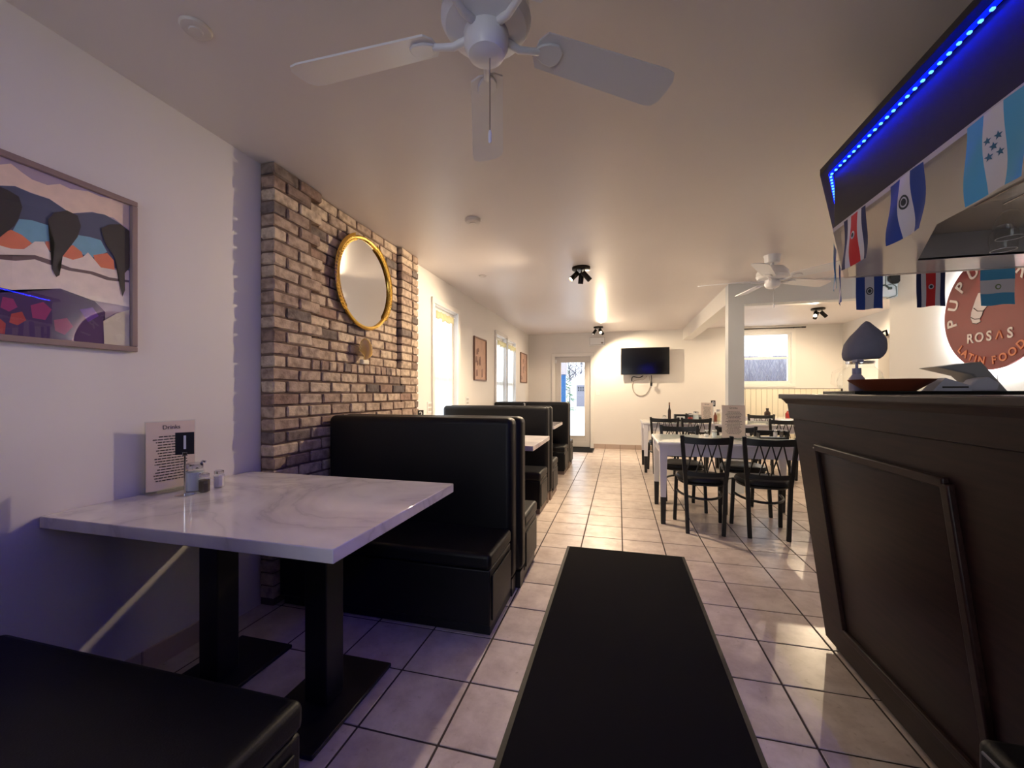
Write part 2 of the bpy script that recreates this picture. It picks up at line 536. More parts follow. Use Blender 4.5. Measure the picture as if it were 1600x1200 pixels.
cuts = [GY + j * TS for j in range(-12, 2)]
skirting('baseboard_left', [(a, b) for a, b in zip(cuts, cuts[1:]) if b < 1.92], 'x')
xs = [-0.53, GX + 2 * TS] + [GX + i * TS for i in range(3, 16)]
skirting('baseboard_far', list(zip(xs, xs[1:])), 'y')

# beadboard below the side window
bead = struct('trim_wainscot', MB().box(2.26, YF - .008, .1, XR, YF, 1.30), M_grout, smooth=False)
bd_m = mat('cream_beadboard', (234, 226, 204), 0.5)
bd_me = bevel_box_mesh('plank', .092, .012, 1.18, .003, bd_m)
for k in range(19):
    o = link('plank', bd_me, bead); o.location = (2.31 + k * .0965, YF - .013, .70)

# ------------------------------------------------------------------ windows and doors
def window_left(n, hole, meet=1.38, label=None):
    y0, y1, z0, z1 = hole
    w = struct('window_%d' % n, frame_mb(BX, y0 - .06, y1 + .06, z0 - .06, z1 + .07, .06, XL, XL + .022), M_trim, label=label, bevel=.004)
    obj('window_frame', frame_mb(BX, y0, y1, z0, z1, .045, XL - .11, XL - .05), M_trim, w, bevel=.003)
    obj('sash_rail', MB().box(XL - .105, y0 + .045, meet - .03, XL - .045, y1 - .045, meet + .03), M_trim, w, bevel=.003)
    obj('pane', MB().box(XL - .082, y0 + .045, z0 + .045, XL - .078, y1 - .045, meet - .03), M_win, w)
    obj('pane', MB().box(XL - .092, y0 + .045, meet + .03, XL - .088, y1 - .045, z1 - .045), M_win, w)
    obj('window_sill', MB().box(XL - .05, y0 - .08, z0 - .03, XL + .05, y1 + .08, z0), M_trim, w, bevel=.004)
    return w
window_left(1, WIN_L[0], label='tall sash window just past the brick chimney')
window_left(2, WIN_L[1], label='left half of the far paired window')
window_left(3, WIN_L[2], label='right half of the far paired window')
M_sheer = sheer_mat('sheer_curtain', (240, 244, 244), 0.45)
M_val = sheer_mat('yellow_valance', (234, 222, 184), 0.1)
def curtain(y0, y1, z0, z1, label, vlabel):
    def fn(u, v):
        y = y0 + (y1 - y0) * u
        return (XL - .02 + .014 * math.sin(u * 46) * (0.6 + .4 * (1 - v)) + .006 * math.sin(u * 17 + v * 3), y, z1 + (z0 - z1) * v)
    c = obj('sheer_curtain', MB().grid(fn, 72, 6), M_sheer)
    tag(c, label, 'curtain', 'sheer curtains')
    def fv(u, v):
        y = y0 - .005 + (y1 - y0 + .01) * u
        return (XL + .022 + .012 * math.sin(u * 30), y, z1 + .01 + (-.085 - .012 * math.sin(u * 21)) * v)
    v = obj('valance', MB().grid(fv, 60, 3), M_val, solid=.002)
    tag(v, vlabel, 'valance', 'yellow valances')
    rod = obj('curtain_rod', MB().tube([(XL + .022, y0 - .01, z1 + .012), (XL + .022, y1 + .01, z1 + .012)], .006, 8), M_white, v)
curtain(4.215, 4.74, .86, 2.13, 'white sheer curtain in the window beside the brick', 'yellow valance over the window beside the brick')
curtain(6.60, 7.18, .86, 2.10, 'white sheer curtain, left half of the far double window', 'yellow valance, left half of the far double window')
curtain(7.30, 7.88, .86, 2.10, 'white sheer curtain, right half of the far double window', 'yellow valance, right half of the far double window')

# side-room window
x0, x1, z0, z1 = WIN_S
w = struct('window_4', frame_mb(BY, x0 - .07, x1 + .07, z0 - .07, z1 + .05, .07, YF - .022, YF), M_trim, label='square sash window in the side room', bevel=.004)
obj('window_frame', frame_mb(BY, x0, x1, z0, z1, .05, YF + .02, YF + .09), M_trim, w, bevel=.003)
obj('sash_rail', MB().box(x0 + .05, YF + .03, 1.885, x1 - .05, YF + .085, 1.925), M_trim, w, bevel=.003)
obj('pane', MB().box(x0 + .05, YF + .05, z0 + .05, x1 - .05, YF + .054, 1.885), M_win, w)
obj('pane', MB().box(x0 + .05, YF + .06, 1.925, x1 - .05, YF + .064, z1 - .05), M_win, w)
tag(obj('curtain_rod', MB().tube([(2.1, YF - .05, 2.49), (3.43, YF - .05, 2.49)], .009, 8).tube([(3.43, YF - .05, 2.49), (3.5, YF - .05, 2.49)], .014, 8).box(3.3, YF - .05, 2.48, 3.31, YF, 2.5).box(2.2, YF - .05, 2.48, 2.21, YF, 2.5), M_black), 'dark curtain rod above the side room window', 'curtain rod')

# glazed back door
d = struct('door_1', frame_mb(BY, -1.376, -.612, .02, 2.015, .11, YF + .03, YF + .075), mat('door_paint', (214, 208, 202), 0.4), label='white glazed back door', bevel=.004)
obj('bottom_rail', MB().box(-1.266, YF + .03, .13, -.722, YF + .075, .26), MATS['door_paint'], d, bevel=.003)
obj('glass_pane', MB().box(-1.266, YF + .05, .26, -.722, YF + .054, 1.905), M_win, d)
obj('glazing_bead', frame_mb(BY, -1.27, -.718, .25, 1.91, .018, YF + .022, YF + .032), M_trim, d, bevel=.002)
obj('door_handle', MB().tube([(-1.31, YF + .03, .95), (-1.31, YF - .03, .95), (-1.18, YF - .035, .955), (-1.10, YF - .02, .985)], .011, 8), mat('dark_nickel', (90, 88, 86), 0.3, metal=1), d)
obj('door_closer', MB().box(-1.385, YF - .03, 1.88, -1.35, YF + .03, 1.96), M_white, d, bevel=.004)
struct('trim_door_casing', MB().box(-1.46, YF - .02, 0, -1.385, YF, 2.03).box(-.603, YF - .02, 0, -.53, YF, 2.03).box(-1.46, YF - .02, 2.03, -.53, YF, 2.10), M_trim, bevel=.004)
struct('trim_door_sill', MB().box(-1.378, YF, -.003, -.610, YF + .15, .0195), M_black)
# unseen front window behind the camera, added to supply foreground daylight
struct('window_5', frame_mb(BY, WIN_FILL[0], WIN_FILL[1], WIN_FILL[2], WIN_FILL[3], .05, YB - .1, YB - .02), M_trim, label='added unseen front window supplying the foreground daylight')
area_portal(((WIN_FILL[0] + WIN_FILL[1]) / 2, YB - .12, 1.4), (R(90), 0, 0), 2.2, 1.8)
area_portal((XL - .14, 4.54, 1.5), (0, R(-90), 0), 1.41, .68)
area_portal((XL - .14, 6.89, 1.5), (0, R(-90), 0), 1.39, .62)
area_portal((XL - .14, 7.59, 1.5), (0, R(-90), 0), 1.39, .62)
area_portal((-.99, YF + .14, 1.05), (R(-90), 0, 0), .78, 2.0)
area_portal((2.77, YF + .14, 1.91), (R(-90), 0, 0), 1.0, 1.02)

# ------------------------------------------------------------------ outside
tag(struct('ground_outside', MB().box(-30, YF + .16, -.3, 40, 60, -.12).box(-40, -30, -.3, XL - .16, YF + .16, -.12).hexa([(-12, 12, -.13), (1.0, 12, -.13), (1.0, 60, -.13), (-12, 60, -.13)], [(-12, 12.01, -.125), (1.0, 12.01, -.125), (1.0, 60, .39), (-12, 60, .39)]).hexa([(-12, 14, -.13), (1.2, 14, -.13), (1.2, 40, -.13), (-12, 40, -.13)], [(-12, 23, .385), (1.0, 23, .385), (1.0, 40, .385), (-12, 40, .385)]).box(XL - .16, -30, -.3, 20, YB - .16, -.12), M_snow, smooth=False), 'snow covered ground outside the building')
sh = thing('garden_shed', 'white gabled shed with grey garage door seen through back door', 'shed', (-1.6, 24.5, .38))
obj('shed_wall', MB().prism([(-1.2, 0), (2.2, 0), (2.2, 1.4), (.5, 2.5), (-1.2, 1.4)], 'y', 0, 4), mat('white_siding', (214, 214, 218), 0.6), sh)
obj('garage_door', MB().box(-.82, -.05, .03, 1.0, 0, 1.28), mat('grey_door', (126, 124, 136), 0.6), sh)
for a in range(5):
    for b in range(2):
        obj('window_pane', MB().box(-.74 + a * .13, -.07, .93 + b * .15, -.66 + a * .13, -.05, 1.03 + b * .15), mat('dark_pane', (52, 58, 66), 0.2), sh)
obj('shed_roof', MB().prism([(-1.45, 1.16), (.5, 2.42), (2.45, 1.16), (2.45, 1.36), (.5, 2.66), (-1.45, 1.36)], 'y', -.01, 4.2), M_snow, sh)
bp_ = thing('porch_post', 'blue painted porch post outside the back door', 'post', (-1.435, 10.9, -.12))
obj('post_shaft', MB().box(-.07, -.07, 0, .07, .07, 1.82), mat('blue_paint', (34, 92, 148), 0.5), bp_, bevel=.01)
obj('post_base', MB().box(-.12, -.12, 0, .12, .12, .15), MATS['blue_paint'], bp_, bevel=.01)
obj('post_head', MB().box(-.11, -.11, 1.82, .11, .11, 2.6), mat('brick_pier', (176, 168, 172), 0.8), bp_, bevel=.01)
M_bark = mat('grey_bark', (96, 94, 104), 0.9)
M_needle = mat('evergreen', (84, 124, 84), 0.9, var=0.3, scale=3)
def bare_tree(x, y, h, label, seed):
    rr = random.Random(seed)
    t = thing('bare_tree', label, 'tree', (x, y, -.12), 0, 'bare winter trees behind the shed')
    obj('trunk', MB().tube([(0, 0, 0), (rr.uniform(-.1, .1), 0, h * .4), (rr.uniform(-.3, .3), 0, h)], [.07, .05, .02], 7), M_bark, t)
    br = MB()
    for k in range(48):
        z = rr.uniform(.2, .95) * h; a = rr.uniform(0, 2 * PI); l = rr.uniform(.5, 1.6) * (1.15 - z / h)
        e = Vector((math.cos(a) * l, math.sin(a) * l, z + l * rr.uniform(.5, 1.0)))
        br.tube([(0, 0, z), tuple(e)], [.03, .008], 5)
        for q in range(3):
            s = Vector((0, 0, z)).lerp(e, rr.uniform(.3, .9))
            br.tube([tuple(s), tuple(s + Vector((rr.uniform(-.5, .5), rr.uniform(-.5, .5), rr.uniform(.1, .6))))], [.014, .005], 4)
    tag(obj('branches', br, M_bark, t), None, kind='stuff')
lab = ['bare grey tree behind the shed, %s' % s for s in ('leftmost one', 'second from left', 'third from left', 'third from right', 'second from right', 'rightmost one')]
for k, x in enumerate((-4.75, -4.3, -3.85, -3.4, -2.95, -2.5)):
    ty = (31, 43, 35, 47, 39, 51)[k]
    bare_tree(x * ty / 33, ty, (5.0 + .7 * (k % 2)) * ty / 33, lab[k], 20 + k)
ev = thing('evergreen_shrub', 'green evergreen shrub beside the shed outside', 'shrub', (-2.86, 21.5, .2))
rr = random.Random(5); fo = MB()
for k in range(420):
    z = rr.uniform(.1, 3.0); rad = .75 * (1 - z / 3.3); a = rr.uniform(0, 2 * PI); q = rad * math.sqrt(rr.random())
    c = Vector((q * math.cos(a), q * math.sin(a), z)); dv = Vector((math.cos(a) * .22, math.sin(a) * .22, -.06))
    sd = Vector((-math.sin(a), math.cos(a), .2)) * .07
    fo.add([c - sd, c + sd, c + dv], [(0, 1, 2)])
obj('foliage', fo, M_needle, ev, smooth=False)
obj('stem', MB().tube([(0, 0, 0), (0, 0, 2.8)], [.06, .015], 7), M_bark, ev)
# hedge bank behind side window
hb = thing('brush_bank', 'tangled frosty brush and snow beyond the side window', 'brush', (4.6, 15.0, -.12))
tw = MB(); rr = random.Random(9)
for k in range(520):
    x = rr.uniform(-2.6, 2.6); y = rr.uniform(-.3, 1.2); h_ = rr.uniform(1.4, 2.75)
    tw.tube([(x, y, 0), (x + rr.uniform(-.35, .35), y, h_ * .5), (x + rr.uniform(-.6, .6), y + rr.uniform(-.3, .3), h_)], [.016, .012, .006], 4)
tag(obj('twigs', tw, mat('frosty_twig', (126, 124, 138), 0.9), hb), None, kind='stuff')
tw = MB()
for k in range(12):
    x = -2.6 + k * .47
    tw.box(x, 1.4, 0, x + .466, 1.44, 2.62 + .03 * (k % 2))
obj('fence_boards', tw, mat('weathered_board', (156, 154, 164), 0.8, var=0.45, scale=7), hb, smooth=False)

# ------------------------------------------------------------------ brick chimney
CX = -1.90; CY0, CY1 = 1.905, 3.66; RY0, RY1 = 2.30, 3.33; RD = .04
chim = struct('wall_chimney', MB().box(XL, CY0 + .018, 0, CX - .012, 2.22, H).box(XL, 2.22, 0, CX - .012, RY1, 1.395).box(XL, 2.22, 1.395, CX - RD - .012, RY1, H).box(XL, RY1, 0, CX - .06, CY1 - .018, H).box(XL, RY1 + .03, 0, CX - .012, CY1 - .018, H), M_mortar, smooth=False, label='whitewashed reclaimed brick chimney breast')
CH = .0735
brick_var = {}
def brick_mesh(L_, dep, v):
    key = (round(L_, 2), round(dep, 3), v)
    if key not in brick_var:
        brick_var[key] = bevel_box_mesh('brick', dep, key[0], CH - .012, .006, M_brick, jit=.0028, seed=v * 31 + int(L_ * 1000))
    return brick_var[key]
rr = random.Random(3)
nb = 0; hid = MB()
for k in range(34):
    zt = H - k * CH - .006; zc = zt - (CH - .012) / 2
    y = CY0; first = True
    off = k % 2
    while y < CY1 - .03:
        L_ = .205 if not (first and off) else .105
        if not first: L_ += rr.choice((-.02, -.01, 0, 0, .01))
        if CY1 - (y + L_) < .06: L_ = CY1 - y
        if k < 15 and y < RY1 - .02 and y + L_ > RY1 - .05: L_ = RY1 - y
        mid = y + L_ / 2
        if k == 15 and RY0 - .05 < mid < RY1:
            L_ = .078; mid = y + L_ / 2
        rec = RY0 - .02 < mid < RY1 - .02 and k < 15
        xf = CX - (RD if rec else 0) + (.006 if k == 15 and RY0 < mid < RY1 else 0) + rr.uniform(-.003, .003)
        dep = .092 if not rec else .055
        if k < 25:
            o = link('brick', brick_mesh(L_ - .012, dep, rr.randrange(3)), chim)
            o.location = (xf - dep / 2, mid, zc)
            o.rotation_euler = (rr.uniform(-.012, .012), 0, rr.uniform(-.012, .012)); nb += 1
        else:
            hid.box(xf - dep, mid - L_ / 2 + .006, zc - CH / 2 + .006, xf, mid + L_ / 2 - .006, zc + CH / 2 - .006)
        y += L_; first = False
tag(obj('lower_bricks', hid, M_brick, chim, smooth=False), None, kind='stuff')

# ------------------------------------------------------------------ round mirror and shell
mr = thing('round_mirror', 'round mirror with gold leaf-braid frame on the brick', 'mirror', (CX - RD + .012, 2.807, 2.07))
mb = MB().lathe([(.335, 0), (.335, .012)], 64); mb.xform(Matrix.Rotation(PI / 2, 4, 'Y'))
obj('mirror_glass', mb, M_mirror, mr)
ring = [(.018, math.cos(a) * .345, math.sin(a) * .345) for a in [2 * PI * i / 72 for i in range(72)]]
obj('frame_ring', MB().tube(ring, .014, 8, closed=True), M_gold, mr)
leaf = MB()
lf = [(0, 0), (.012, .012), (.015, .03), (.008, .05), (0, .062), (-.008, .05), (-.015, .03), (-.012, .012)]
leaf.add([(p[0], p[1], .0) for p in lf] + [(0, .03, .010), (0, .005, .004)], [(i, (i + 1) % 8, 8) for i in range(8)])
leaf_me = leaf.mesh('leaf', M_gold)
for sgn in (-1, 1):
    for i in range(26):
        a = PI / 2 + sgn * (R(30) + i * R(4.2))
        for side in (-1, 1):
            o = link('frame_leaf', leaf_me, mr)
            c, s = math.cos(a), math.sin(a)
            tang = Vector((0, s * sgn * -1, -c * sgn * -1)) * -1
            tang = Vector((0, -s * sgn, c * sgn)) * -1        # pointing up the ring
            rad = Vector((0, c, s))
            yv = (tang * 1.0 + rad * .45 * side).normalized()
            zv = Vector((1, 0, 0)); xv = yv.cross(zv)
            mt = Matrix((xv, yv, zv)).transposed().to_4x4()
            mt.translation = Vector((.026, c * .345, s * .345))
            o.matrix_local = mt
shl = thing('scallop_shell', 'gold scallop shell standing on the brick ledge', 'ornament', (CX + .005, 2.76, 1.4375))
def shell_fn(u, v):
    a = (u - .5) * R(200)
    r = .105 * v * (1 - .13 * abs(u - .5) * 2)
    return (.028 * math.sin(v * PI * .8) + .006 * math.cos(u * 26 * PI) * v, math.sin(a) * r * .85, .03 + r * math.cos(a) * .9 + .075 * v)
obj('shell_fan', MB().grid(shell_fn, 78, 10), mat('pale_gold', (226, 196, 130), 0.38, metal=.55), shl, solid=.004)
obj('shell_base', MB().box(-.012, -.04, 0, .02, .04, .035), mat('ivory', (226, 214, 190), 0.4), shl, bevel=.006)

# ------------------------------------------------------------------ framed pictures
ART_COL = {'cloud': (247, 220, 200), 'navy': (74, 83, 115), 'teal': (122, 181, 206), 'orange': (238, 131, 97), 'white': (250, 234, 222), 'brown': (113, 90, 92),
           'purple': (70, 35, 99), 'magenta': (159, 42, 113), 'red': (184, 63, 70), 'violet': (102, 54, 163), 'cream': (227, 220, 197), 'black': (33, 29, 38), 'sky': (184, 165, 184)}
ART = [
    ('cloud', [(0.36,1.95),(0.5,1.99),(0.66,1.96),(0.883,1.975),(0.913,1.995),(0.939,1.979),(0.965,1.967),(1.004,1.967),(1.039,1.988),(1.069,1.984),(1.120,2.000),(1.161,1.998),(1.204,2.008),(1.258,2.008),(1.258,1.903),(1.204,1.931),(1.134,1.926),(1.069,1.893),(1.010,1.920),(0.960,1.920),(0.923,1.924),(0.883,1.906),(0.6,1.9),(0.36,1.91)]),
    ('navy', [(0.36,1.91),(0.6,1.9),(0.883,1.906),(0.923,1.923),(0.960,1.918),(1.010,1.919),(1.069,1.892),(1.134,1.924),(1.175,1.932),(1.218,1.920),(1.258,1.900),(1.258,1.73),(0.36,1.7)]),
    ('teal', [(0.933,1.816),(0.965,1.824),(1.007,1.823),(1.022,1.779),(0.993,1.750),(0.949,1.73),(0.91,1.75)]),
    ('teal', [(1.089,1.819),(1.127,1.825),(1.161,1.825),(1.182,1.785),(1.140,1.75),(1.101,1.75),(1.07,1.77)]),
    ('teal', [(0.55,1.82),(0.66,1.825),(0.7,1.78),(0.66,1.74),(0.57,1.75)]),
    ('orange', [(0.72,1.75),(0.8,1.77),(0.893,1.753),(0.913,1.771),(0.939,1.763),(0.968,1.740),(0.944,1.717),(0.913,1.705),(0.883,1.705),(0.72,1.70)]),
    ('orange', [(0.998,1.762),(1.021,1.771),(1.015,1.730),(1.001,1.740)]),
    ('orange', [(1.057,1.760),(1.075,1.776),(1.101,1.758),(1.107,1.736),(1.075,1.718),(1.045,1.722)]),
    ('orange', [(1.137,1.758),(1.182,1.781),(1.204,1.758),(1.207,1.72),(1.161,1.715),(1.144,1.73)]),
    ('orange', [(0.42,1.76),(0.5,1.775),(0.56,1.74),(0.5,1.70),(0.42,1.71)]),
    ('white', [(0.36,1.70),(0.6,1.72),(0.72,1.705),(0.883,1.709),(0.913,1.707),(0.944,1.716),(0.971,1.752),(0.995,1.760),(1.010,1.728),(1.045,1.724),(1.075,1.720),(1.104,1.739),(1.120,1.763),(1.137,1.745),(1.161,1.717),(1.207,1.721),(1.258,1.733),(1.258,1.58),(1.161,1.58),(1.094,1.58),(1.039,1.59),(0.987,1.57),(0.933,1.55),(0.36,1.55)]),
    ('brown', [(0.36,1.67),(0.6,1.685),(0.883,1.677),(0.923,1.685),(0.971,1.704),(1.015,1.699),(1.069,1.688),(1.134,1.693),(1.189,1.685),(1.258,1.691),(1.258,1.682),(1.182,1.672),(1.127,1.681),(1.063,1.676),(1.010,1.682),(0.971,1.689),(0.923,1.669),(0.883,1.662),(0.6,1.67),(0.36,1.655)]),
    ('purple', [(0.36,1.57),(0.5,1.6),(0.7,1.56),(0.883,1.570),(0.933,1.565),(0.987,1.583),(1.039,1.603),(1.094,1.586),(1.140,1.579),(1.175,1.543),(1.168,1.509),(1.171,1.414),(0.36,1.412)]),
    ('magenta', [(0.893,1.540),(0.918,1.538),(0.928,1.512),(0.908,1.493),(0.888,1.503)]),
    ('magenta', [(0.960,1.525),(0.993,1.544),(1.015,1.521),(0.998,1.480),(0.965,1.482)]),
    ('red', [(0.913,1.487),(0.939,1.499),(0.949,1.471),(0.928,1.450),(0.908,1.457)]),
    ('red', [(0.86,1.465),(0.883,1.470),(0.900,1.452),(0.898,1.416),(0.86,1.418)]),
    ('magenta', [(1.021,1.484),(1.057,1.498),(1.075,1.469),(1.051,1.434),(1.024,1.446)]),
    ('violet', [(1.094,1.537),(1.134,1.553),(1.154,1.523),(1.120,1.493)]),
    ('red', [(0.7,1.52),(0.75,1.54),(0.78,1.49),(0.73,1.46)]),
    ('magenta', [(0.5,1.53),(0.56,1.55),(0.6,1.5),(0.53,1.45)]),
    ('cream', [(1.168,1.505),(1.211,1.543),(1.258,1.568),(1.258,1.413),(1.171,1.413)]),
    ('black', [(0.80,1.86),(0.84,1.895),(0.883,1.904),(0.905,1.901),(0.931,1.891),(0.939,1.858),(0.931,1.818),(0.918,1.784),(0.893,1.746),(0.87,1.71),(0.85,1.63),(0.84,1.71),(0.82,1.79)]),
    ('black', [(1.004,1.841),(1.021,1.875),(1.057,1.898),(1.088,1.892),(1.098,1.855),(1.088,1.811),(1.069,1.772),(1.045,1.724),(1.030,1.688),(1.036,1.651),(1.027,1.642),(1.015,1.668),(1.018,1.715),(1.024,1.764),(1.010,1.813)]),
    ('black', [(1.161,1.871),(1.189,1.899),(1.226,1.914),(1.258,1.898),(1.258,1.745),(1.241,1.716),(1.242,1.646),(1.233,1.617),(1.224,1.659),(1.218,1.727),(1.204,1.775),(1.175,1.817)]),
    ('black', [(0.5,1.86),(0.56,1.9),(0.62,1.87),(0.61,1.78),(0.56,1.68),(0.53,1.76)]),
]
def picture_root(name, label, y0, y1, z0, z1, fw, fm):
    t = thing(name, label, 'picture', (XL, (y0 + y1) / 2, z0))
    oy, oz = (y0 + y1) / 2, z0
    fr = lambda mb, a, b, c, d, p, q: mb.box(p, a - oy, c - oz, q, b - oy, d - oz)
    obj('picture_frame', frame_mb(fr, y0, y1, z0, z1, fw, .0005, .024), fm, t, bevel=.003)
    return t, oy, oz
M_frame = mat('taupe_wood', (150, 128, 124), 0.45)
pic, oy, oz = picture_root('framed_painting', 'large framed painting of dark haired women in white blouses', .34, 1.283, 1.392, 2.028, .022, M_frame)
obj('backing_print', MB().box(.004, .36 - oy, 1.41 - oz, .010, 1.262 - oy, 2.01 - oz), mat('art_sky', ART_COL['sky'], 0.6), pic)
for i, (c, pts) in enumerate(ART):
    b = .0103 + i * .00012
    m2 = mat('art_' + c, ART_COL[c], 0.6, var=0.12, scale=30)
    bm = bmesh.new()
    fc = bm.faces.new([bm.verts.new((b, p[0] - oy, p[1] - oz)) for p in pts])
    if fc.normal.x < 0: bmesh.ops.reverse_faces(bm, faces=[fc])
    bmesh.ops.triangulate(bm, faces=[fc])
    me = bpy.data.meshes.new('printed_shape'); bm.to_mesh(me); bm.free(); me.materials.append(m2)
    link('printed_shape', me, pic)
obj('glass', MB().add([(.0155, .36 - oy, 1.41 - oz), (.0155, 1.262 - oy, 1.41 - oz), (.0155, 1.262 - oy, 2.01 - oz), (.0155, .36 - oy, 2.01 - oz)], [(0, 1, 2, 3)]), M_pane, pic)

def small_print(label, y0, y1, z0, z1, seed):
    t, oy, oz = picture_root('framed_print', label, y0, y1, z0, z1, .02, mat('brown_wood', (120, 84, 66), 0.45))
    obj('backing_print', MB().box(.004, y0 + .02 - oy, z0 + .02 - oz, .010, y1 - .02 - oy, z1 - .02 - oz), mat('sepia_print', (206, 164, 140), 0.6, var=0.25, scale=9), t)
    rr = random.Random(seed); mb = MB()
    for k in range(9):
        a = rr.uniform(y0 + .05, y1 - .14) - oy; c = rr.uniform(.05, z1 - z0 - .2); wd = rr.uniform(.04, .1); hg = rr.uniform(.06, .16)
        mb.add([(.0104, a, c), (.0104, a + wd, c + .01), (.0104, a + wd * .8, c + hg), (.0104, a + wd * .1, c + hg * .9)], [(0, 1, 2, 3)])
    obj('printed_shape', mb, mat('sepia_dark', (150, 108, 92), 0.6), t, smooth=False)
    obj('glass', MB().add([(.0155, y0 + .02 - oy, z0 + .02 - oz), (.0155, y1 - .02 - oy, z0 + .02 - oz), (.0155, y1 - .02 - oy, z1 - .02 - oz), (.0155, y0 + .02 - oy, z1 - .02 - oz)], [(0, 1, 2, 3)]), M_pane, t)
small_print('tall brown framed print between the two left-hand windows', 5.49, 6.04, 1.395, 2.03, 1)
small_print('reddish framed print near the far left corner', 8.33, 8.92, 1.43, 2.07, 2)

# ------------------------------------------------------------------ booths
def bench(name, label, x0, x1, yf, facing, group, depth=.54, hback=1.068, seat=.417, backw=.13):
    """facing -1: sitter looks towards the camera (seat front at yf, back further away)"""
    s = -facing
    t = thing(name, label, 'booth bench', ((x0 + x1) / 2, yf, 0), 0, group)
    W = (x1 - x0) / 2
    yy = lambda q: s * q
    def bx(xa, ya, za, xb, yb, zb):
        return MB().box(xa, min(yy(ya), yy(yb)), za, xb, max(yy(ya), yy(yb)), zb)
    obj('kick_board', bx(-W + .01, .03, 0, W - .012, depth - .02, .10), M_kick if x1 < -.62 else M_blackp, t)
    obj('seat_box', bx(-W, 0.004, .055, W - .004, depth - backw, .335), M_vinyl, t, bevel=.008)
    obj('end_panel', bx(W - .004, .03, .075, W + .004, depth - backw - .02, .30), M_vinyl, t, bevel=.004)
    obj('seat_cushion', bx(-W - .002, -.006, .338, W + .002, depth - backw, seat), M_vinyl, t, bevel=.022, seg=4)
    obj('backrest', bx(-W, depth - backw, .10, W + .006, depth, hback), M_vinyl, t, bevel=.04, seg=5)
    obj('back_kick', bx(-W, depth - backw + .03, 0, W - .004, depth - .01, .10), M_kick if x1 < -.62 else M_blackp, t)
    return t
BG = 'black booth benches along the left wall'
bench('booth_bench', 'black booth bench in the left foreground, nearest the camera', -1.995, -.80, .90, 1, BG, depth=.76)
bench('booth_bench', 'black booth bench facing the nearest marble table, against the brick', -1.885, -.615, 1.935, -1, BG, depth=.535)
bench('booth_bench', 'black booth bench behind the first backrest, facing the second table', -1.885, -.59, 3.00, 1, BG, depth=.525)
bench('booth_bench', 'black booth bench on the far side of the second marble table', -1.995, -.755, 4.02, -1, BG)
bench('booth_bench', 'black booth bench facing the third table, back to the second booth', -1.995, -.742, 5.13, 1, BG)
bench('booth_bench', 'black booth bench on the far side of the third marble table', -1.995, -.775, 6.05, -1, BG)
bench('booth_bench', 'farthest black booth bench, nearest the back door', -1.995, -.772, 7.16, 1, BG)

def booth_table(label, x0, x1, y0, y1, z, cols):
    t = thing('booth_table', label, 'table', ((x0 + x1) / 2, (y0 + y1) / 2, 0), 0, 'marble booth tables')
    cx, cy = (x0 + x1) / 2, (y0 + y1) / 2
    obj('tabletop', MB().box(x0 - cx, y0 - cy, z - .042, x1 - cx, y1 - cy, z), M_marble, t, bevel=.003)
    for px_, py_ in cols:
        a, b = px_ - cx, py_ - cy
        obj('table_column', MB().box(a - .05, b - .05, .018, a + .05, b + .05, z - .05), M_black, t, bevel=.004)
        obj('base_plate', MB().box(a - .15, b - .245, 0.001, a + .15, b + .245, .018), M_black, t, bevel=.004)
        obj('top_plate', MB().box(a - .12, b - .12, z - .05, a + .12, b + .12, z - .042), M_black, t)
    return t
TZ = .78
booth_table('white marble booth table nearest the camera', -1.995, -.775, .985, 1.85, TZ, [(-1.13, 1.385), (-1.66, 1.385)])
booth_table('white marble booth table, second from the camera', -1.885, -.68, 3.30, 4.12, TZ, [(-1.05, 3.5), (-1.66, 3.5)])
booth_table('white marble booth table, third from the camera', -1.995, -.82, 5.35, 6.16, TZ, [(-1.13, 5.6), (-1.66, 5.6)])

# ------------------------------------------------------------------ items on the booth tables
def acrylic_menu(label, loc, rz, wd=.20, ht=.315, head='Drinks', group='menus in clear stands'):
    t = thing('menu_stand', label, 'menu', loc, rz, group)
    lean = .02
    obj('acrylic_sheet', MB().box(-wd / 2, -.004, .006, wd / 2, -.002, ht), M_acryl, t)
    obj('acrylic_foot', MB().box(-wd / 2, -.04, 0, wd / 2, .04, .006), M_acryl, t)
    sheet = obj('menu_sheet', MB().box(-wd / 2 + .004, -.001, .012, wd / 2 - .004, .000, ht - .004), M_paper, t)
    rr = random.Random(int(ht * 1000 + loc[1] * 100)); mb = MB()
    n = 17
    for i in range(n):
        z = ht - .07 - i * (ht - .11) / n; w_ = wd * rr.uniform(.22, .36)
        x = -w_
        while x < w_:
            q = min(rr.uniform(.008, .02), w_ - x)
            if q > .002: mb.box(x, .0002, z - .0022, x + q, .0009, z + .0022)
            x += q + .003
    obj('text_lines', mb, M_ink, sheet, smooth=False)
    tm = text_mb(head, .026, .0003)
    tm.xform(Matrix.Translation((.0, .0006, ht - .03)) @ Matrix.Rotation(PI, 4, 'Z') @ Matrix.Rotation(PI / 2, 4, 'X'))
    obj('heading', tm, M_ink, sheet, smooth=False)
    return t
# sheet faces local +Y
acrylic_menu('drinks menu in a clear stand by the wall on the nearest booth table', (-1.945, 1.395, TZ), -PI / 2 - .12)

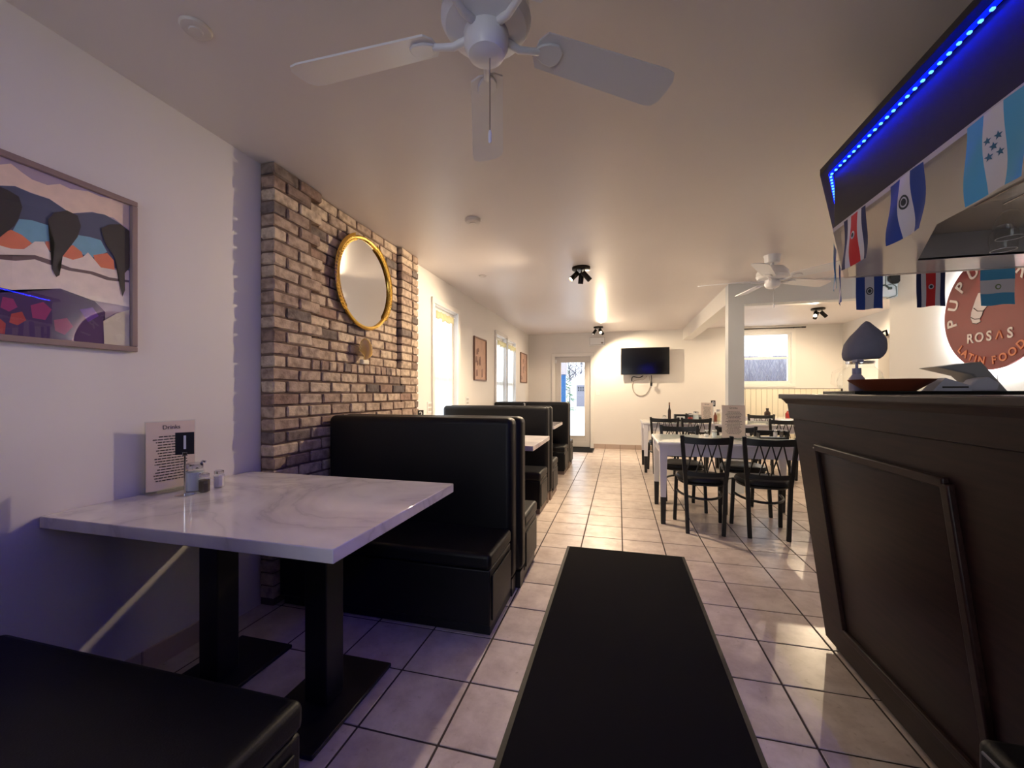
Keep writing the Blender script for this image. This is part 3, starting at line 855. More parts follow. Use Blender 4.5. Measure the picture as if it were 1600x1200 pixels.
def number_stand(label, loc, rz, num, ht=.235):
    t = thing('table_number', label, 'table number', loc, rz, 'table number stands')
    obj('stand_base', MB().lathe([(.034, 0), (.034, .003), (.008, .006)], 20), M_chrome, t)
    obj('stand_rod', MB().tube([(0, 0, .004), (0, 0, ht - .095)], .0035, 8), M_chrome, t)
    obj('stand_clip', MB().box(-.008, -.005, ht - .10, .008, .006, ht - .085), M_chrome, t, bevel=.001)
    cd = obj('number_card', MB().box(-.032, -.0015, ht - .095, .032, .0015, ht), M_blackp, t)
    tm = text_mb(num, .085, .0004); tm.xform(Matrix.Translation((0, .002, ht - .046)) @ Matrix.Rotation(PI, 4, 'Z') @ Matrix.Rotation(PI / 2, 4, 'X'))
    obj('numeral', tm, M_white, cd, smooth=False)
    return t
number_stand('black number 1 card on a chrome stand, nearest booth table', (-1.80, 1.345, TZ), R(-128), '1', .27)
number_stand('black number card peeking above the second booth beside the brick', (-1.86, 3.62, TZ), R(-120), '2', .27)
number_stand('black number card just visible over the farthest booth back', (-1.35, 5.9, TZ), R(-150), '3', .30)

def shaker(name, label, cat, loc, r, h, fill, frac=.8, group='glass shakers'):
    t = thing(name, label, cat, loc, 0, group)
    n = 8 if r < .03 else 20
    obj('glass_body', MB().lathe([(r, 0), (r, h * .72), (r * .8, h * .8)], n), M_glass, t)
    obj('contents', MB().lathe([(r * .9, .004), (r * .9, h * .72 * frac)], n), fill, t)
    obj('metal_lid', MB().lathe([(r * .85, h * .8), (r * .88, h * .82), (r * .88, h * .97), (r * .7, h)], 20), M_chrome, t)
    return t
M_sugar = mat('sugar', (206, 214, 220), 0.8)
M_pepper = mat('pepper', (92, 80, 66), 0.9, var=.4, scale=900)
M_salt = mat('salt', (232, 226, 230), 0.8)
sg = shaker('sugar_shaker', 'tall glass sugar pourer with metal lid on the nearest booth table', 'sugar shaker', (-1.845, 1.42, TZ), .038, .125, M_sugar, .95)
obj('pour_spout', MB().tube([(.02, .01, .118), (.03, .015, .132), (.04, .02, .128)], .006, 8), M_chrome, sg)
shaker('pepper_shaker', 'pepper shaker in front of the sugar pourer', 'shaker', (-1.775, 1.41, TZ), .023, .085, M_pepper, .9)
shaker('salt_shaker', 'salt shaker beside the pepper on the nearest booth table', 'shaker', (-1.80, 1.50, TZ), .022, .08, M_salt, .9)

# ------------------------------------------------------------------ white dining tables
def dining_table(label, x0, x1, y0, y1, z=.765, group='white dining tables with black feet'):
    cx, cy = (x0 + x1) / 2, (y0 + y1) / 2
    t = thing('dining_table', label, 'table', (cx, cy, 0), 0, group)
    a, b = (x1 - x0) / 2, (y1 - y0) / 2
    obj('tabletop', MB().box(-a, -b, z - .028, a, b, z - .006), M_tabw, t, bevel=.004)
    obj('glass_top', MB().box(-a + .006, -b + .006, z - .006, a - .006, b - .006, z), M_tglass, t, bevel=.002)
    for s in (-1, 1):
        obj('apron', MB().box(-a + .08, s * (b - .045) - .01, z - .13, a - .08, s * (b - .045) + .01, z - .028), M_tabw, t)
        obj('apron', MB().box(s * (a - .045) - .01, -b + .08, z - .13, s * (a - .045) + .01, b - .08, z - .028), M_tabw, t)
        for q in (-1, 1):
            lx, ly = s * (a - .05), q * (b - .05)
            lg = obj('leg', MB().hexa([(lx - .024, ly - .024, .25), (lx + .024, ly - .024, .25), (lx + .024, ly + .024, .25), (lx - .024, ly + .024, .25)],
                                      [(lx - .036, ly - .036, z - .028), (lx + .036, ly - .036, z - .028), (lx + .036, ly + .036, z - .028), (lx - .036, ly + .036, z - .028)]), M_tabw, t, bevel=.003)
            obj('leg_sock', MB().hexa([(lx - .02, ly - .02, 0), (lx + .02, ly - .02, 0), (lx + .02, ly + .02, 0), (lx - .02, ly + .02, 0)],
                                      [(lx - .0245, ly - .0245, .252), (lx + .0245, ly - .0245, .252), (lx + .0245, ly + .0245, .252), (lx - .0245, ly + .0245, .252)]), M_black, lg, bevel=.002)
    return t
DZ = .765
dining_table('nearest white dining table with a menu standing on it', .35, 1.665, 4.0, 4.79)
dining_table('white dining table behind the nearest one, below the television', .35, 1.60, 6.52, 7.32)
dining_table('white dining table right of the pillar, partly behind the counter', 1.66, 2.92, 6.56, 7.36)
dining_table('farthest white dining table, under the side room window', 2.35, 3.6, 8.10, 8.80)

def make_chair():
    t = thing('dining_chair', 'x', 'chair')
    # faces +Y
    def rs(mb_): return mb_
    seat = MB()
    prof = []
    n = 24
    outline = []
    for i in range(n):
        a = 2 * PI * i / n
        c, s = math.cos(a), math.sin(a)
        p = 3.2
        x = .205 * (abs(c) ** (2 / p)) * (1 if c > 0 else -1)
        y = .20 * (abs(s) ** (2 / p)) * (1 if s > 0 else -1)
        x *= 1 - .12 * max(0, -y / .2)
        outline.append((x, y))
    rings = [(.93, .435), (1.0, .445), (1.0, .462), (.95, .478), (.8, .486), (.4, .488)]
    vs_ = []
    for k, z in rings: vs_ += [(x * k, y * k, z) for x, y in outline]
    fs = []
    for r_ in range(len(rings) - 1):
        for i in range(n):
            j = (i + 1) % n
            fs.append((r_ * n + i, r_ * n + j, (r_ + 1) * n + j, (r_ + 1) * n + i))
    fs.append(tuple(range(n - 1, -1, -1))); fs.append(tuple((len(rings) - 1) * n + i for i in range(n)))
    obj('seat', MB().add(vs_, fs), M_vinyl, t)
    obj('seat_frame', MB().tube([(x * .9, y * .9, .425) for x, y in outline], .012, 6, closed=True), M_black, t)
    for s in (-1, 1):
        obj('back_post', MB().bar((s * .142, -.195, 0), (s * .158, -.188, .45), .032, .028).bar((s * .158, -.188, .44), (s * .194, -.235, .855), .032, .028), M_black, t, bevel=.004)
        obj('leg', MB().bar((s * .200, .195, 0), (s * .188, .165, .432), .03, .03), M_black, t, bevel=.003)
    def arc(x, z, y0, bow): return (x, y0 - bow * (1 - (x / .2) ** 2), z)
    def rail(z0, z1, w, y0, bow):
        mb = MB(); N_ = 10; v = []
        for i in range(N_ + 1):
            x = -w + 2 * w * i / N_
            y = y0 - bow * (1 - (x / w) ** 2)
            v += [(x, y - .008, z0 - .006 * (1 - (x / w) ** 2)), (x, y + .008, z0 - .006 * (1 - (x / w) ** 2)), (x, y + .008, z1 - .012 * (1 - (x / w) ** 2)), (x, y - .008, z1 - .012 * (1 - (x / w) ** 2))]
        f = []
        for i in range(N_):
            for k in range(4):
                l = (k + 1) % 4
                f.append((i * 4 + k, i * 4 + l, i * 4 + 4 + l, i * 4 + 4 + k))
        f += [(0, 1, 2, 3), tuple(N_ * 4 + k for k in (3, 2, 1, 0))]
        return mb.add(v, f)
    obj('top_rail', rail(.785, .845, .19, -.232, .022), M_black, t)
    obj('lower_rail', rail(.505, .545, .163, -.198, .012), M_black, t)
    yb = lambda z, x: -.198 - (z - .525) / .29 * .034 - .018 * (1 - (x / .2) ** 2)
    for ax in (-.085, 0, .085):
        for s in (-1, 1):
            bx = ax + s * .078
            bx = max(-.152, min(.152, bx))
            obj('lattice_bar', MB().bar((ax + s * .006, yb(.79, ax), .79), (bx, yb(.535, bx), .535), .009, .009), M_black, t)
    ringp = []
    for i in range(13):
        a = -PI * .0 + PI * i / 12
        ringp.append((.185 * math.cos(a), -.13 + .0 - .05 * math.sin(a) + .28 * (1 - math.sin(a)) * 1.0, .30))
    obj('stretcher', MB().tube(ringp, .011, 8), M_black, t)
    return t
proto = make_chair()
CH_SPOTS = [
    (.72, 4.015, 0, 'black metal chair with lattice back, nearest table, front left seat'),
    (1.21, 4.015, -.03, 'black metal chair with lattice back, nearest table, beside the counter'),
    (.655, 4.70, PI, 'black chair on the far left side of the nearest dining table'),
    (1.235, 4.70, PI, 'black chair on the far side of the nearest table, behind the menu'),
    (.655, 6.68, 0, 'black lattice chair at the second table, left one seen from behind'),
    (1.09, 6.68, 0, 'black lattice chair at the second table, right one seen from behind'),
    (1.34, 7.50, PI, 'black chair on the far side of the second table'),
    (2.235, 6.68, 0, 'black lattice chair right of the pillar, seen from behind'),
    (2.33, 7.54, PI, 'black chair on the far side of the table right of the pillar'),
]
for i, (x, y, rz, lb) in enumerate(CH_SPOTS):
    c = proto if i == 0 else copy_tree(proto)
    c.location = (x, y, 0); c.rotation_euler = (0, 0, rz)
    tag(c, lb, 'chair', 'black metal dining chairs with lattice backs')

# items on the dining tables
acrylic_menu('printed menu in a clear stand on the nearest dining table', (1.085, 4.42, DZ), PI, .215, .335)
cd = thing('condiment_caddy', 'black condiment caddy at the right end of the nearest dining table', 'caddy', (1.48, 4.60, DZ))
obj('caddy_tray', MB().box(-.13, -.05, 0, .13, .05, .012), M_blackp, cd, bevel=.003)
obj('caddy_rail', MB().box(-.13, .04, .03, .13, .05, .075).box(.12, -.05, .012, .13, .05, .075).box(-.13, -.05, .012, -.12, .05, .05), M_blackp, cd, bevel=.002)
shaker('salt_shaker', 'salt shaker in the black caddy', 'shaker', (1.50, 4.585, DZ + .013), .02, .075, M_salt, .9)
shaker('pepper_shaker', 'pepper shaker in the black caddy', 'shaker', (1.555, 4.585, DZ + .013), .02, .075, M_pepper, .9)
shaker('sugar_shaker', 'glass shaker left of the menu on the nearest dining table', 'shaker', (.93, 4.50, DZ), .026, .085, M_sugar, .9)
shaker('napkin_weight', 'small chrome topped jar left of the menu on the nearest dining table', 'jar', (.875, 4.60, DZ), .024, .075, M_salt, .5)

M_red = mat('red_sauce', (150, 34, 28), 0.35)
M_brownb = mat('brown_glass', (52, 34, 26), 0.2)
def bottle(label, loc, r, h, m, capm, group='bottles on the dining tables', name='sauce_bottle'):
    t = thing(name, label, 'bottle', loc, 0, group)
    obj('bottle_body', MB().lathe([(r, 0), (r, h * .55), (r * .45, h * .72), (r * .4, h * .86)], 16), m, t)
    obj('bottle_cap', MB().lathe([(r * .46, h * .86), (r * .46, h)], 16), capm, t)
    return t
bottle('slim dark bottle with a brown neck on the second table, left end', (.78, 6.95, DZ), .024, .30, M_brownb, mat('wood_cap', (128, 100, 82), .6))
nd = thing('napkin_dispenser', 'black napkin dispenser beside the slim bottle on the second table', 'napkin dispenser', (.95, 7.02, DZ))
obj('dispenser_case', MB().box(-.09, -.06, 0, .09, .06, .11), M_blackp, nd, bevel=.008)
obj('napkins', MB().box(-.06, -.064, .03, .06, -.05, .08), M_white, nd)
shaker('salt_shaker', 'salt shaker at the left end of the second table', 'shaker', (.70, 6.9, DZ), .03, .095, M_salt, .9)
shaker('chili_jar', 'red chili jar in the middle of the second table', 'jar', (1.09, 6.95, DZ), .038, .13, M_red, .75)
shaker('sugar_shaker', 'tall sugar pourer in the middle of the second table', 'sugar shaker', (1.17, 6.95, DZ), .045, .16, M_sugar, .9)
shaker('pepper_shaker', 'black pepper shaker next to the sugar pourer on the second table', 'shaker', (1.235, 6.95, DZ), .022, .10, M_blackp, .9)
acrylic_menu('pink menu in a clear stand on the second table', (1.34, 7.0, DZ), PI - .6, .19, .30)
number_stand('black table number sign beside the menu on the second table', (1.45, 7.1, DZ), R(170), '8', .33)
bottle('hot sauce bottle below the table number on the second table', (1.46, 7.0, DZ), .026, .17, mat('orange_sauce', (120, 66, 50), .3), M_white)
shaker('cheese_shaker', 'pale cheese shaker at the right end of the second table', 'shaker', (1.53, 7.12, DZ), .036, .19, mat('cheese', (222, 212, 180), .7), .9)
bottle('dark squat bottle on the farthest table, left end', (2.62, 8.4, DZ), .05, .17, M_brownb, M_blackp)
bottle('red sauce bottle on the farthest table', (2.95, 8.4, DZ), .04, .15, M_red, M_white)
shaker('sugar_shaker', 'glass shaker beside the red bottle on the farthest table', 'sugar shaker', (3.12, 8.45, DZ), .045, .16, M_salt, .8)
bottle('small red bottle on the table right of the pillar', (2.55, 6.95, DZ), .035, .12, M_red, M_white)
pl = thing('stacked_plates', 'white plates on the table right of the pillar', 'plates', (2.42, 7.0, DZ))
for k in range(3):
    obj('plate', MB().lathe([(.05, .004 + k * .012), (.085, .012 + k * .012), (.09, .016 + k * .012), (.05, .012 + k * .012)], 24), M_white, pl)
# condiment items seen behind
# ------------------------------------------------------------------ runner mats
rm = thing('runner_mat', 'long black runner mat on the tiled floor', 'mat', (.035, 1.6, 0))
obj('mat_backing', MB().prism([(-.43, -1.75), (.435, -1.75), (.435, 1.655), (-.43, 1.655)], 'z', .0005, .005), M_matedge, rm, bevel=.002)
obj('mat_pile', MB().prism([(-.408, -1.73), (.413, -1.73), (.413, 1.633), (-.408, 1.633)], 'z', .005, .011), M_rubber, rm)
dm = thing('door_mat', 'small black mat in front of the back door', 'mat', (-.93, 8.75, 0))
obj('mat_backing', MB().box(-.42, -.3, .0005, .42, .36, .004), M_matedge, dm)
obj('mat_pile', MB().box(-.40, -.28, .004, .40, .34, .01), M_rubber, dm)

# ------------------------------------------------------------------ bar counter
CYN, CYF = -2.0, 2.314
bar_t = thing('bar_counter', 'dark stained wooden bar counter with slanted panelled front', 'counter', (1.1, 1.6, 0))
ox, oyy = 1.1, 1.6
face = lambda z: .98 - .145 / 1.1 * z
pz = lambda pts, y0, y1: MB().prism([(p[0] - ox, p[1]) for p in pts], 'y', y0 - oyy, y1 - oyy)
obj('counter_body', pz([(face(.04), .04), (1.33, .04), (1.33, 1.17), (face(1.17), 1.17)], CYN, CYF), M_wood, bar_t)
obj('toe_kick', pz([(1.005, 0), (1.31, 0), (1.31, .04), (1.005, .04)], CYN, CYF - .03), M_blackp, bar_t)
obj('fascia_board', pz([(face(1.10) - .014, 1.095), (face(1.10), 1.09), (face(1.19), 1.18), (face(1.19) - .014, 1.18)], CYN, CYF + .006), M_wood, bar_t, bevel=.002)
obj('crown_moulding', pz([(face(1.17) - .014, 1.165), (face(1.18) - .012, 1.165), (.86, 1.19), (.788, 1.19), (.80, 1.18)], CYN, CYF + .02), M_wood, bar_t, bevel=.002)
obj('countertop', MB().box(.78 - ox, CYN - oyy, 1.19, 1.42 - ox, CYF + .03 - oyy, 1.213), M_wood, bar_t, bevel=.004)
def on_face(y, z, out): 
    nx = -1 / math.sqrt(1 + (.145 / 1.1) ** 2)
    return Vector((face(z) + nx * out - ox, y - oyy, z - .13 * out))
def face_bar(ya, za, yb, zb, w=.03, d=.02):
    return MB().bar(on_face(ya, za, d * .4), on_face(yb, zb, d * .4), d, w, side=(1, 0, .13))
for (ya, yb) in ((1.345, 2.09),):
    pnl = obj('raised_panel', MB().hexa([on_face(ya, .18, 0), on_face(yb, .18, 0), on_face(yb, .98, 0), on_face(ya, .98, 0)],
                                        [on_face(ya + .01, .19, .004), on_face(yb - .01, .19, .004), on_face(yb - .01, .97, .004), on_face(ya + .01, .97, .004)]), M_wood, bar_t)
    for q in ((ya, .98, yb, .98), (ya, .18, yb, .18), (ya, .18, ya, .98), (yb, .18, yb, .98)):
        obj('panel_moulding', face_bar(*q), M_wood, pnl, bevel=.005)
# black padded stool in front of the near end of the bar
st = thing('padded_bench', 'narrow black padded bench end at bottom right against the counter', 'bench', (.845, .97, 0))
obj('bench_seat', MB().box(-.062, -.40, .36, .062, .20, .445), M_vinyl, st, bevel=.022, seg=4)
obj('seat_piping', MB().tube([(-.062, -.37, .42), (-.062, .175, .42)], .004, 6), mat('grey_piping', (120, 120, 124), .4), st)
obj('bench_box', MB().box(-.05, -.39, 0.0, .055, .19, .36), M_vinyl, st, bevel=.006)
# things on the counter
CZ = 1.213
tr = thing('serving_tray', 'thin black tray lying on the bar counter', 'tray', (1.155, 2.0, CZ))
obj('tray_base', MB().box(-.27, -.13, 0, .27, .13, .006), M_blackp, tr, bevel=.002)
obj('tray_rim', frame_mb(lambda mb, a, b, c, d_, p, q: mb.box(a, c, p, b, d_, q), -.27, .27, -.13, .13, .012, .006, .013), M_blackp, tr, bevel=.002)
pt = tag(obj('clay_plate', MB().lathe([(.075, 0), (.08, .004), (.128, .04), (.132, .046), (.126, .044), (.07, .01)], 40, cap=False).lathe([(.0, .001), (.075, 0.001)], 40, cap=False).lathe([(.0, .0095), (.07, .01)], 40, cap=False), mat('terracotta', (134, 66, 44), .45, var=.1, scale=8)), 'red-brown clay plate on the black tray', 'plate')
pt.location = (1.04, 1.95, CZ + .013)
jar = thing('glass_jar', 'round glass drink jar under the grey cap on the counter', 'jar', (1.07, 2.22, CZ))
obj('jar_body', MB().lathe([(.055, 0), (.078, .02), (.085, .06), (.075, .10), (.05, .125), (.05, .14)], 28), M_glass, jar)
obj('jar_handle', MB().tube([(-.08, 0, .03), (-.11, -.005, .05), (-.105, -.005, .1), (-.06, 0, .125)], .008, 8), M_thin, jar)
obj('jar_neck', MB().lathe([(.052, .14), (.052, .15)], 24), M_chrome, jar)
cp = thing('grey_cap', 'soft grey cap draped over the glass jar on the counter', 'cap', (1.075, 2.22, CZ + .1585))
def cap_fn(u, v):
    a = 2 * PI * u
    prof = [(.0, .004), (.72, 0.0), (.93, .018), (1.0, .05), (.93, .09), (.72, .122), (.40, .15), (.16, .172), (.0, .176)]
    t_ = v * (len(prof) - 1); i = min(int(t_), len(prof) - 2); f = t_ - i
    r = (prof[i][0] * (1 - f) + prof[i + 1][0] * f); z = prof[i][1] * (1 - f) + prof[i + 1][1] * f
    ex = .082 * (1.0 + .08 * math.cos(a))
    wr = 1 + .03 * math.sin(a * 7 + v * 5) * (1 - v)
    return (ex * r * math.cos(a) * wr + .018 * v - .0, .075 * r * math.sin(a) * wr, z * (1 + .0 * u) - (.02 * max(0, -math.cos(a)) * v * (1 - v) * 4))
obj('crown', MB().grid(cap_fn, 48, 14), mat('grey_fabric', (126, 126, 146), .8, var=.1, scale=30, bump=.3, bscale=300), cp, solid=.003)
obj('back_strap', MB().tube([(.075, .0, .12), (.095, 0, .13), (.1, 0, .105)], .005, 6), M_blackp, cp)
pb = thing('soap_pump', 'translucent pump dispenser in front of the glass jar', 'pump bottle', (1.0, 2.10, CZ + .013))
obj('bottle_body', MB().lathe([(.026, 0), (.028, .01), (.028, .055), (.014, .075)], 18), mat('frosted', (176, 172, 192), .5), pb)
obj('pump_collar', MB().lathe([(.016, .075), (.016, .10)], 16), mat('lilac_grey', (150, 148, 176), .5), pb)
obj('pump_head', MB().tube([(0, 0, .10), (0, 0, .125)], .006, 8).box(-.012, -.03, .125, .012, .012, .137), MATS['lilac_grey'], pb, bevel=.002)
# papers, terminal
pc = thing('paper_cards', 'folded white paper cards on the tray', 'cards', (1.21, 1.95, CZ + .013))
obj('folded_card', MB().prism([(-.05, 0), (.07, 0), (.07, .02), (-.01, .05)], 'y', -.03, .03), mat('card_paper', (196, 194, 208), .6), pc)
obj('printed_band', MB().box(-.02, -.0315, .012, .06, -.0305, .018), M_ink, pc)
pc = thing('receipt_roll', 'white crumpled paper beside the payment terminal', 'paper', (1.335, 1.98, CZ + .013))
obj('paper_block', MB().prism([(-.05, 0), (.05, 0), (.055, .03), (.02, .055), (-.02, .045)], 'y', -.025, .025), MATS['card_paper'], pc, bevel=.006)
tm_ = thing('payment_terminal', 'grey tilted tablet terminal on the counter below the sign', 'terminal', (1.42, 2.17, CZ))
obj('terminal_screen', MB().prism([(-.13, .115), (.02, .135), (.115, 0), (.06, 0), (-.01, .08)], 'y', -.06, .06), mat('silver_plastic', (150, 150, 152), .3), tm_, bevel=.006)
obj('terminal_stand', MB().prism([(-.03, 0), (.08, 0), (.03, .075)], 'y', -.045, .045), mat('grey_plastic', (150, 150, 156), .4), tm_, bevel=.006)

# ------------------------------------------------------------------ canopy over the bar
XF = .82; P1 = (.82, 1.877); P2 = (1.206, 2.645); XE = 2.35; YN = -2.4; ZB = 1.852; ZT = 2.115
cn = thing('bar_canopy', 'dark overhead bar canopy with blue light strip and grey underside', 'canopy', (1.2, 1.6, ZB))
def loc_(p, z): return (p[0] - 1.2, p[1] - 1.6, z - ZB)
outer = [(XF, YN), P1, P2, (XE, 2.645), (XE, YN)]
inner = [(1.155, YN + .2), (1.155, 1.89), (1.385, 2.39), (XE - .2, 2.39), (XE - .2, YN + .2)]
def wall_strip(a, b, z0, z1, th, m, name, par=cn, bevel=0.0):
    a = Vector(a); b = Vector(b); t = (b - a).normalized(); n = Vector((t.y, -t.x))   # inward (to the right of a->b)
    q = [a, b, b + n * th, a + n * th]
    return obj(name, MB().hexa([loc_(p, z0) for p in q], [loc_(p, z1) for p in q]), m, par, bevel=bevel)
for a, b in zip(outer[:3], outer[1:4]):
    wall_strip(a, b, ZB + .014, ZT - .03, .02, M_canopy, 'fascia')
    aa = Vector(a); bb = Vector(b); t = (bb - aa).normalized(); n = Vector((-t.y, t.x)) * .004
    wall_strip(aa + n, bb + n, ZB - .002, ZB + .014, .02, M_canopytrim, 'edge_trim')
# underside ring + recess
mb = MB()
for i in range(5):
    j = (i + 1) % 5
    mb.hexa([loc_(p, ZB) for p in (outer[i], outer[j], inner[j], inner[i])], [loc_(p, ZB + .01) for p in (outer[i], outer[j], inner[j], inner[i])])
obj('underside', mb, M_laminate, cn, smooth=False)
mb = MB()
for i in range(5):
    j = (i + 1) % 5
    mb.add([loc_(inner[i], ZB + .002), loc_(inner[j], ZB + .002), loc_(inner[j], ZB + .12), loc_(inner[i], ZB + .12)], [(0, 1, 2, 3)])
mb.add([loc_(p, ZB + .12) for p in inner], [(0, 1, 2, 3, 4)])
obj('recess', mb, mat('recess_grey', (166, 162, 162), .25), cn, smooth=False)
# lip
def offset(poly, d):
    out = []
    n = len(poly)
    for i in range(n):
        a, b, c = Vector(poly[i - 1]), Vector(poly[i]), Vector(poly[(i + 1) % n])
        t1 = (b - a).normalized(); t2 = (c - b).normalized()
        n1 = Vector((-t1.y, t1.x)); n2 = Vector((-t2.y, t2.x))
        k = (n1 + n2).normalized(); out.append(tuple(b + k * d / max(.3, k.dot(n1))))
    return out
lip = offset(outer, .045)
obj('top_lip', MB().hexa([loc_(p, ZT - .03) for p in lip], [loc_(p, ZT - .008) for p in lip]), M_canopy, cn, smooth=False)
obj('upper_step', MB().box(1.09 - 1.2, YN - 1.6, ZT - .008 - ZB, XE - 1.2, 2.33 - 1.6, 2.41 - ZB), M_canopy, cn, smooth=False)
obj('ceiling_step', MB().box(1.167 - 1.2, YN - 1.6, 2.41 - ZB, XE - 1.2, 2.286 - 1.6, H - .001 - ZB), M_canopy, cn, smooth=False)
# blue light strip
M_led = emit_mat('led_diode', (0.10, 0.40, 1.0, 1), 1.3)
M_ledtape = emit_mat('led_tape', (0.0005, 0.003, 1.0, 1), 4.0)
def led_run(a, b, step):
    a = Vector(a); b = Vector(b); t = (b - a).normalized(); n = Vector((-t.y, t.x))
    z = ZT - .034
    q = [a + n * .006, b + n * .006, b + n * .018, a + n * .018]
    tape = obj('light_strip', MB().hexa([loc_(p, z) for p in q], [loc_(p, z + .0035) for p in q]), M_ledtape, cn)
    me = bevel_box_mesh('diode', .008, .008, .006, .0012, M_led)
    k = 0
    Ln = (b - a).length
    s = step / 2
    while s < Ln:
        p = a + t * s + n * .012
        o = link('diode', me, tape); o.location = loc_(p, z - .004); o.rotation_euler = (0, 0, math.atan2(t.y, t.x)); s += step
    l = bpy.data.lights.new('strip_light', 'AREA'); l.shape = 'RECTANGLE'; l.size = Ln; l.size_y = .008
    l.energy = LED_W * Ln; l.color = (0.0006, 0.004, 1.0)
    lo = bpy.data.objects.new('strip_light', l); COL.objects.link(lo)
    mid = (a + b) / 2 + n * .012
    lo.location = (mid.x, mid.y, z - .001)
    ang = math.atan2(t.y, t.x)
    lo.rotation_euler = (R(38), 0, ang)
LED_W = 2.9
led_run((XF, -2.3), P1, .031)
led_run(P1, (1.19, 2.613), .031)

# stemware rack under the canopy
RKO = (1.395 - 1.2, 1.35 - 1.6, 1.95 - ZB)
for k in range(4):
    rr_ = obj('rack_rail', MB().tube([(-.135 + k * .09, -.75, 0), (-.135 + k * .09, .66, 0)], .004, 6), M_chrome, cn); rr_.location = RKO; tag(rr_, 'chrome stemware rail')
for y in (-.6, .3):
    for k in range(4):
        obj('rack_hanger', MB().tube([(-.135 + k * .09, y, 0), (-.135 + k * .09, y, .022)], .003, 6), M_chrome, cn).location = RKO
wg = thing('wine_glass', 'x', 'wine glass')
obj('glass_bowl', MB().lathe([(.004, -.095), (.02, -.10), (.036, -.125), (.04, -.155), (.034, -.195), (.0325, -.195), (.038, -.155), (.034, -.127), (.018, -.103), (.0, -.099)], 28, cap=False), M_thin, wg)
obj('glass_rim', MB().tube([(.0335 * math.cos(a), .0335 * math.sin(a), -.195) for a in [2 * PI * i / 28 for i in range(28)]], .0011, 6, closed=True), mat('rim_glint', (238, 238, 240), .2), wg)
obj('glass_stem', MB().lathe([(.004, -.098), (.0035, -.05), (.004, -.005)], 10), M_thin, wg)
obj('glass_foot', MB().lathe([(.004, -.006), (.034, .003), (.034, .005), (.0, .006)], 28, cap=False), M_thin, wg)
gs = [(1.305, 1.80), (1.305, 1.64), (1.395, 1.95), (1.395, 1.76), (1.395, 1.60), (1.305, 1.48)]
gl = ['hanging wine glass under the canopy, %s' % s for s in ('front row, farthest from the camera', 'front row, second from far end', 'back row, farthest from the camera', 'back row, second from far end', 'back row, third from far end', 'front row, third from far end')]
for i, (x, y) in enumerate(gs):
    c = wg if i == 0 else copy_tree(wg)
    c.location = (x, y, 1.949)
    tag(c, gl[i], 'wine glass', 'wine glasses hanging from the rack')

# ------------------------------------------------------------------ flags
FC = {'navy': (34, 42, 92), 'blue': (38, 68, 150), 'white': (214, 212, 222), 'red': (206, 44, 50), 'sky': (86, 168, 214), 'sky2': (78, 160, 208), 'ink': (60, 64, 66), 'green': (120, 140, 90)}
def flag(label, start, direction, width, height, stripes, horizontal=False, emblem=None, wave=.006, rz_tw=0.0, ph=0.0, droop=0.0):
    """start: top corner; direction: unit XY of the width"""
    d_ = Vector(direction).normalized(); n = Vector((-d_.y, d_.x))
    t = thing('national_flag', label, 'flag', start, 0, 'small national flags hung from the canopy')
    def pt(u, v, lift=0.0):
        w_ = wave * math.sin(u * 5 + v * 4 + ph) * (.3 + v) + lift
        tw = rz_tw * v
        p = d_ * (u * width * (1 - droop * v)) + n * (w_ + tw * (u - .5) * width)
        return (p.x, p.y, -v * height - .004 * math.sin(u * 6 + ph) * v)
    tot = sum(s[1] for s in stripes); a = 0
    for c, w_ in stripes:
        a0, a1 = a / tot, (a + w_) / tot; a += w_
        if horizontal: fn = lambda u, v, a0=a0, a1=a1: pt(u, a0 + (a1 - a0) * v)
        else: fn = lambda u, v, a0=a0, a1=a1: pt(a0 + (a1 - a0) * u, v)
        obj('stripe', MB().grid(fn, 6, 10), mat('flag_' + c, FC[c], .75), t)
    for sg in (-1, 1):
        if emblem == 'ring':
            mb = MB()
            for (ra, rb) in ((.24, .34), (.0, .17)):
                vs_ = []; N_ = 20
                for i in range(N_):
                    q = 2 * PI * i / N_
                    vs_.append(pt(.5 + ra * .5 * math.cos(q) * height / width * .55, .45 + ra * .5 * math.sin(q) * .7, .0012 * sg))
                    vs_.append(pt(.5 + rb * .5 * math.cos(q) * height / width * .55, .45 + rb * .5 * math.sin(q) * .7, .0012 * sg))
                mb.add(vs_, [(2 * i, 2 * i + 1, (2 * i + 3) % (2 * N_), (2 * i + 2) % (2 * N_)) for i in range(N_)])
            obj('coat_of_arms', mb, mat('flag_ink', FC['ink'], .8), t, smooth=False)
        elif emblem in ('oval', 'green'):
            for rad, cc, lf_ in ((.085, 'white' if emblem == 'oval' else 'green', .0012), (.05, 'ink' if emblem == 'oval' else 'white', .0020)):
                N_ = 18
                obj('coat_of_arms', MB().add([pt(.5 + rad * math.cos(2 * PI * i / N_) * height / width * .8, .42 + (.08 if emblem == 'green' else 0) + rad * .9 * math.sin(2 * PI * i / N_), lf_ * sg) for i in range(N_)], [tuple(range(N_))]), mat('flag_' + cc, FC[cc], .8), t, smooth=False)
        elif emblem == 'stars':
            for (u, v) in ((.5, .47), (.42, .37), (.58, .37), (.42, .57), (.58, .57)):
                vs_ = []
                for i in range(10):
                    r_ = .055 if i % 2 == 0 else .023
                    q = PI / 2 + PI * i / 5
                    vs_.append(pt(u + r_ * math.cos(q) * height / width, v - r_ * math.sin(q), .0012 * sg))
                obj('star', MB().add(vs_, [tuple(range(10))]), mat('flag_starblue', (62, 108, 140), .8), t, smooth=False)
    return t
SV = [('blue', 1), ('white', 1), ('blue', 1)]; CR = [('navy', 1), ('white', 1), ('red', 2), ('white', 1), ('navy', 1)]
HN = [('sky', 1), ('white', 1), ('sky', 1)]
xf = XF - .012
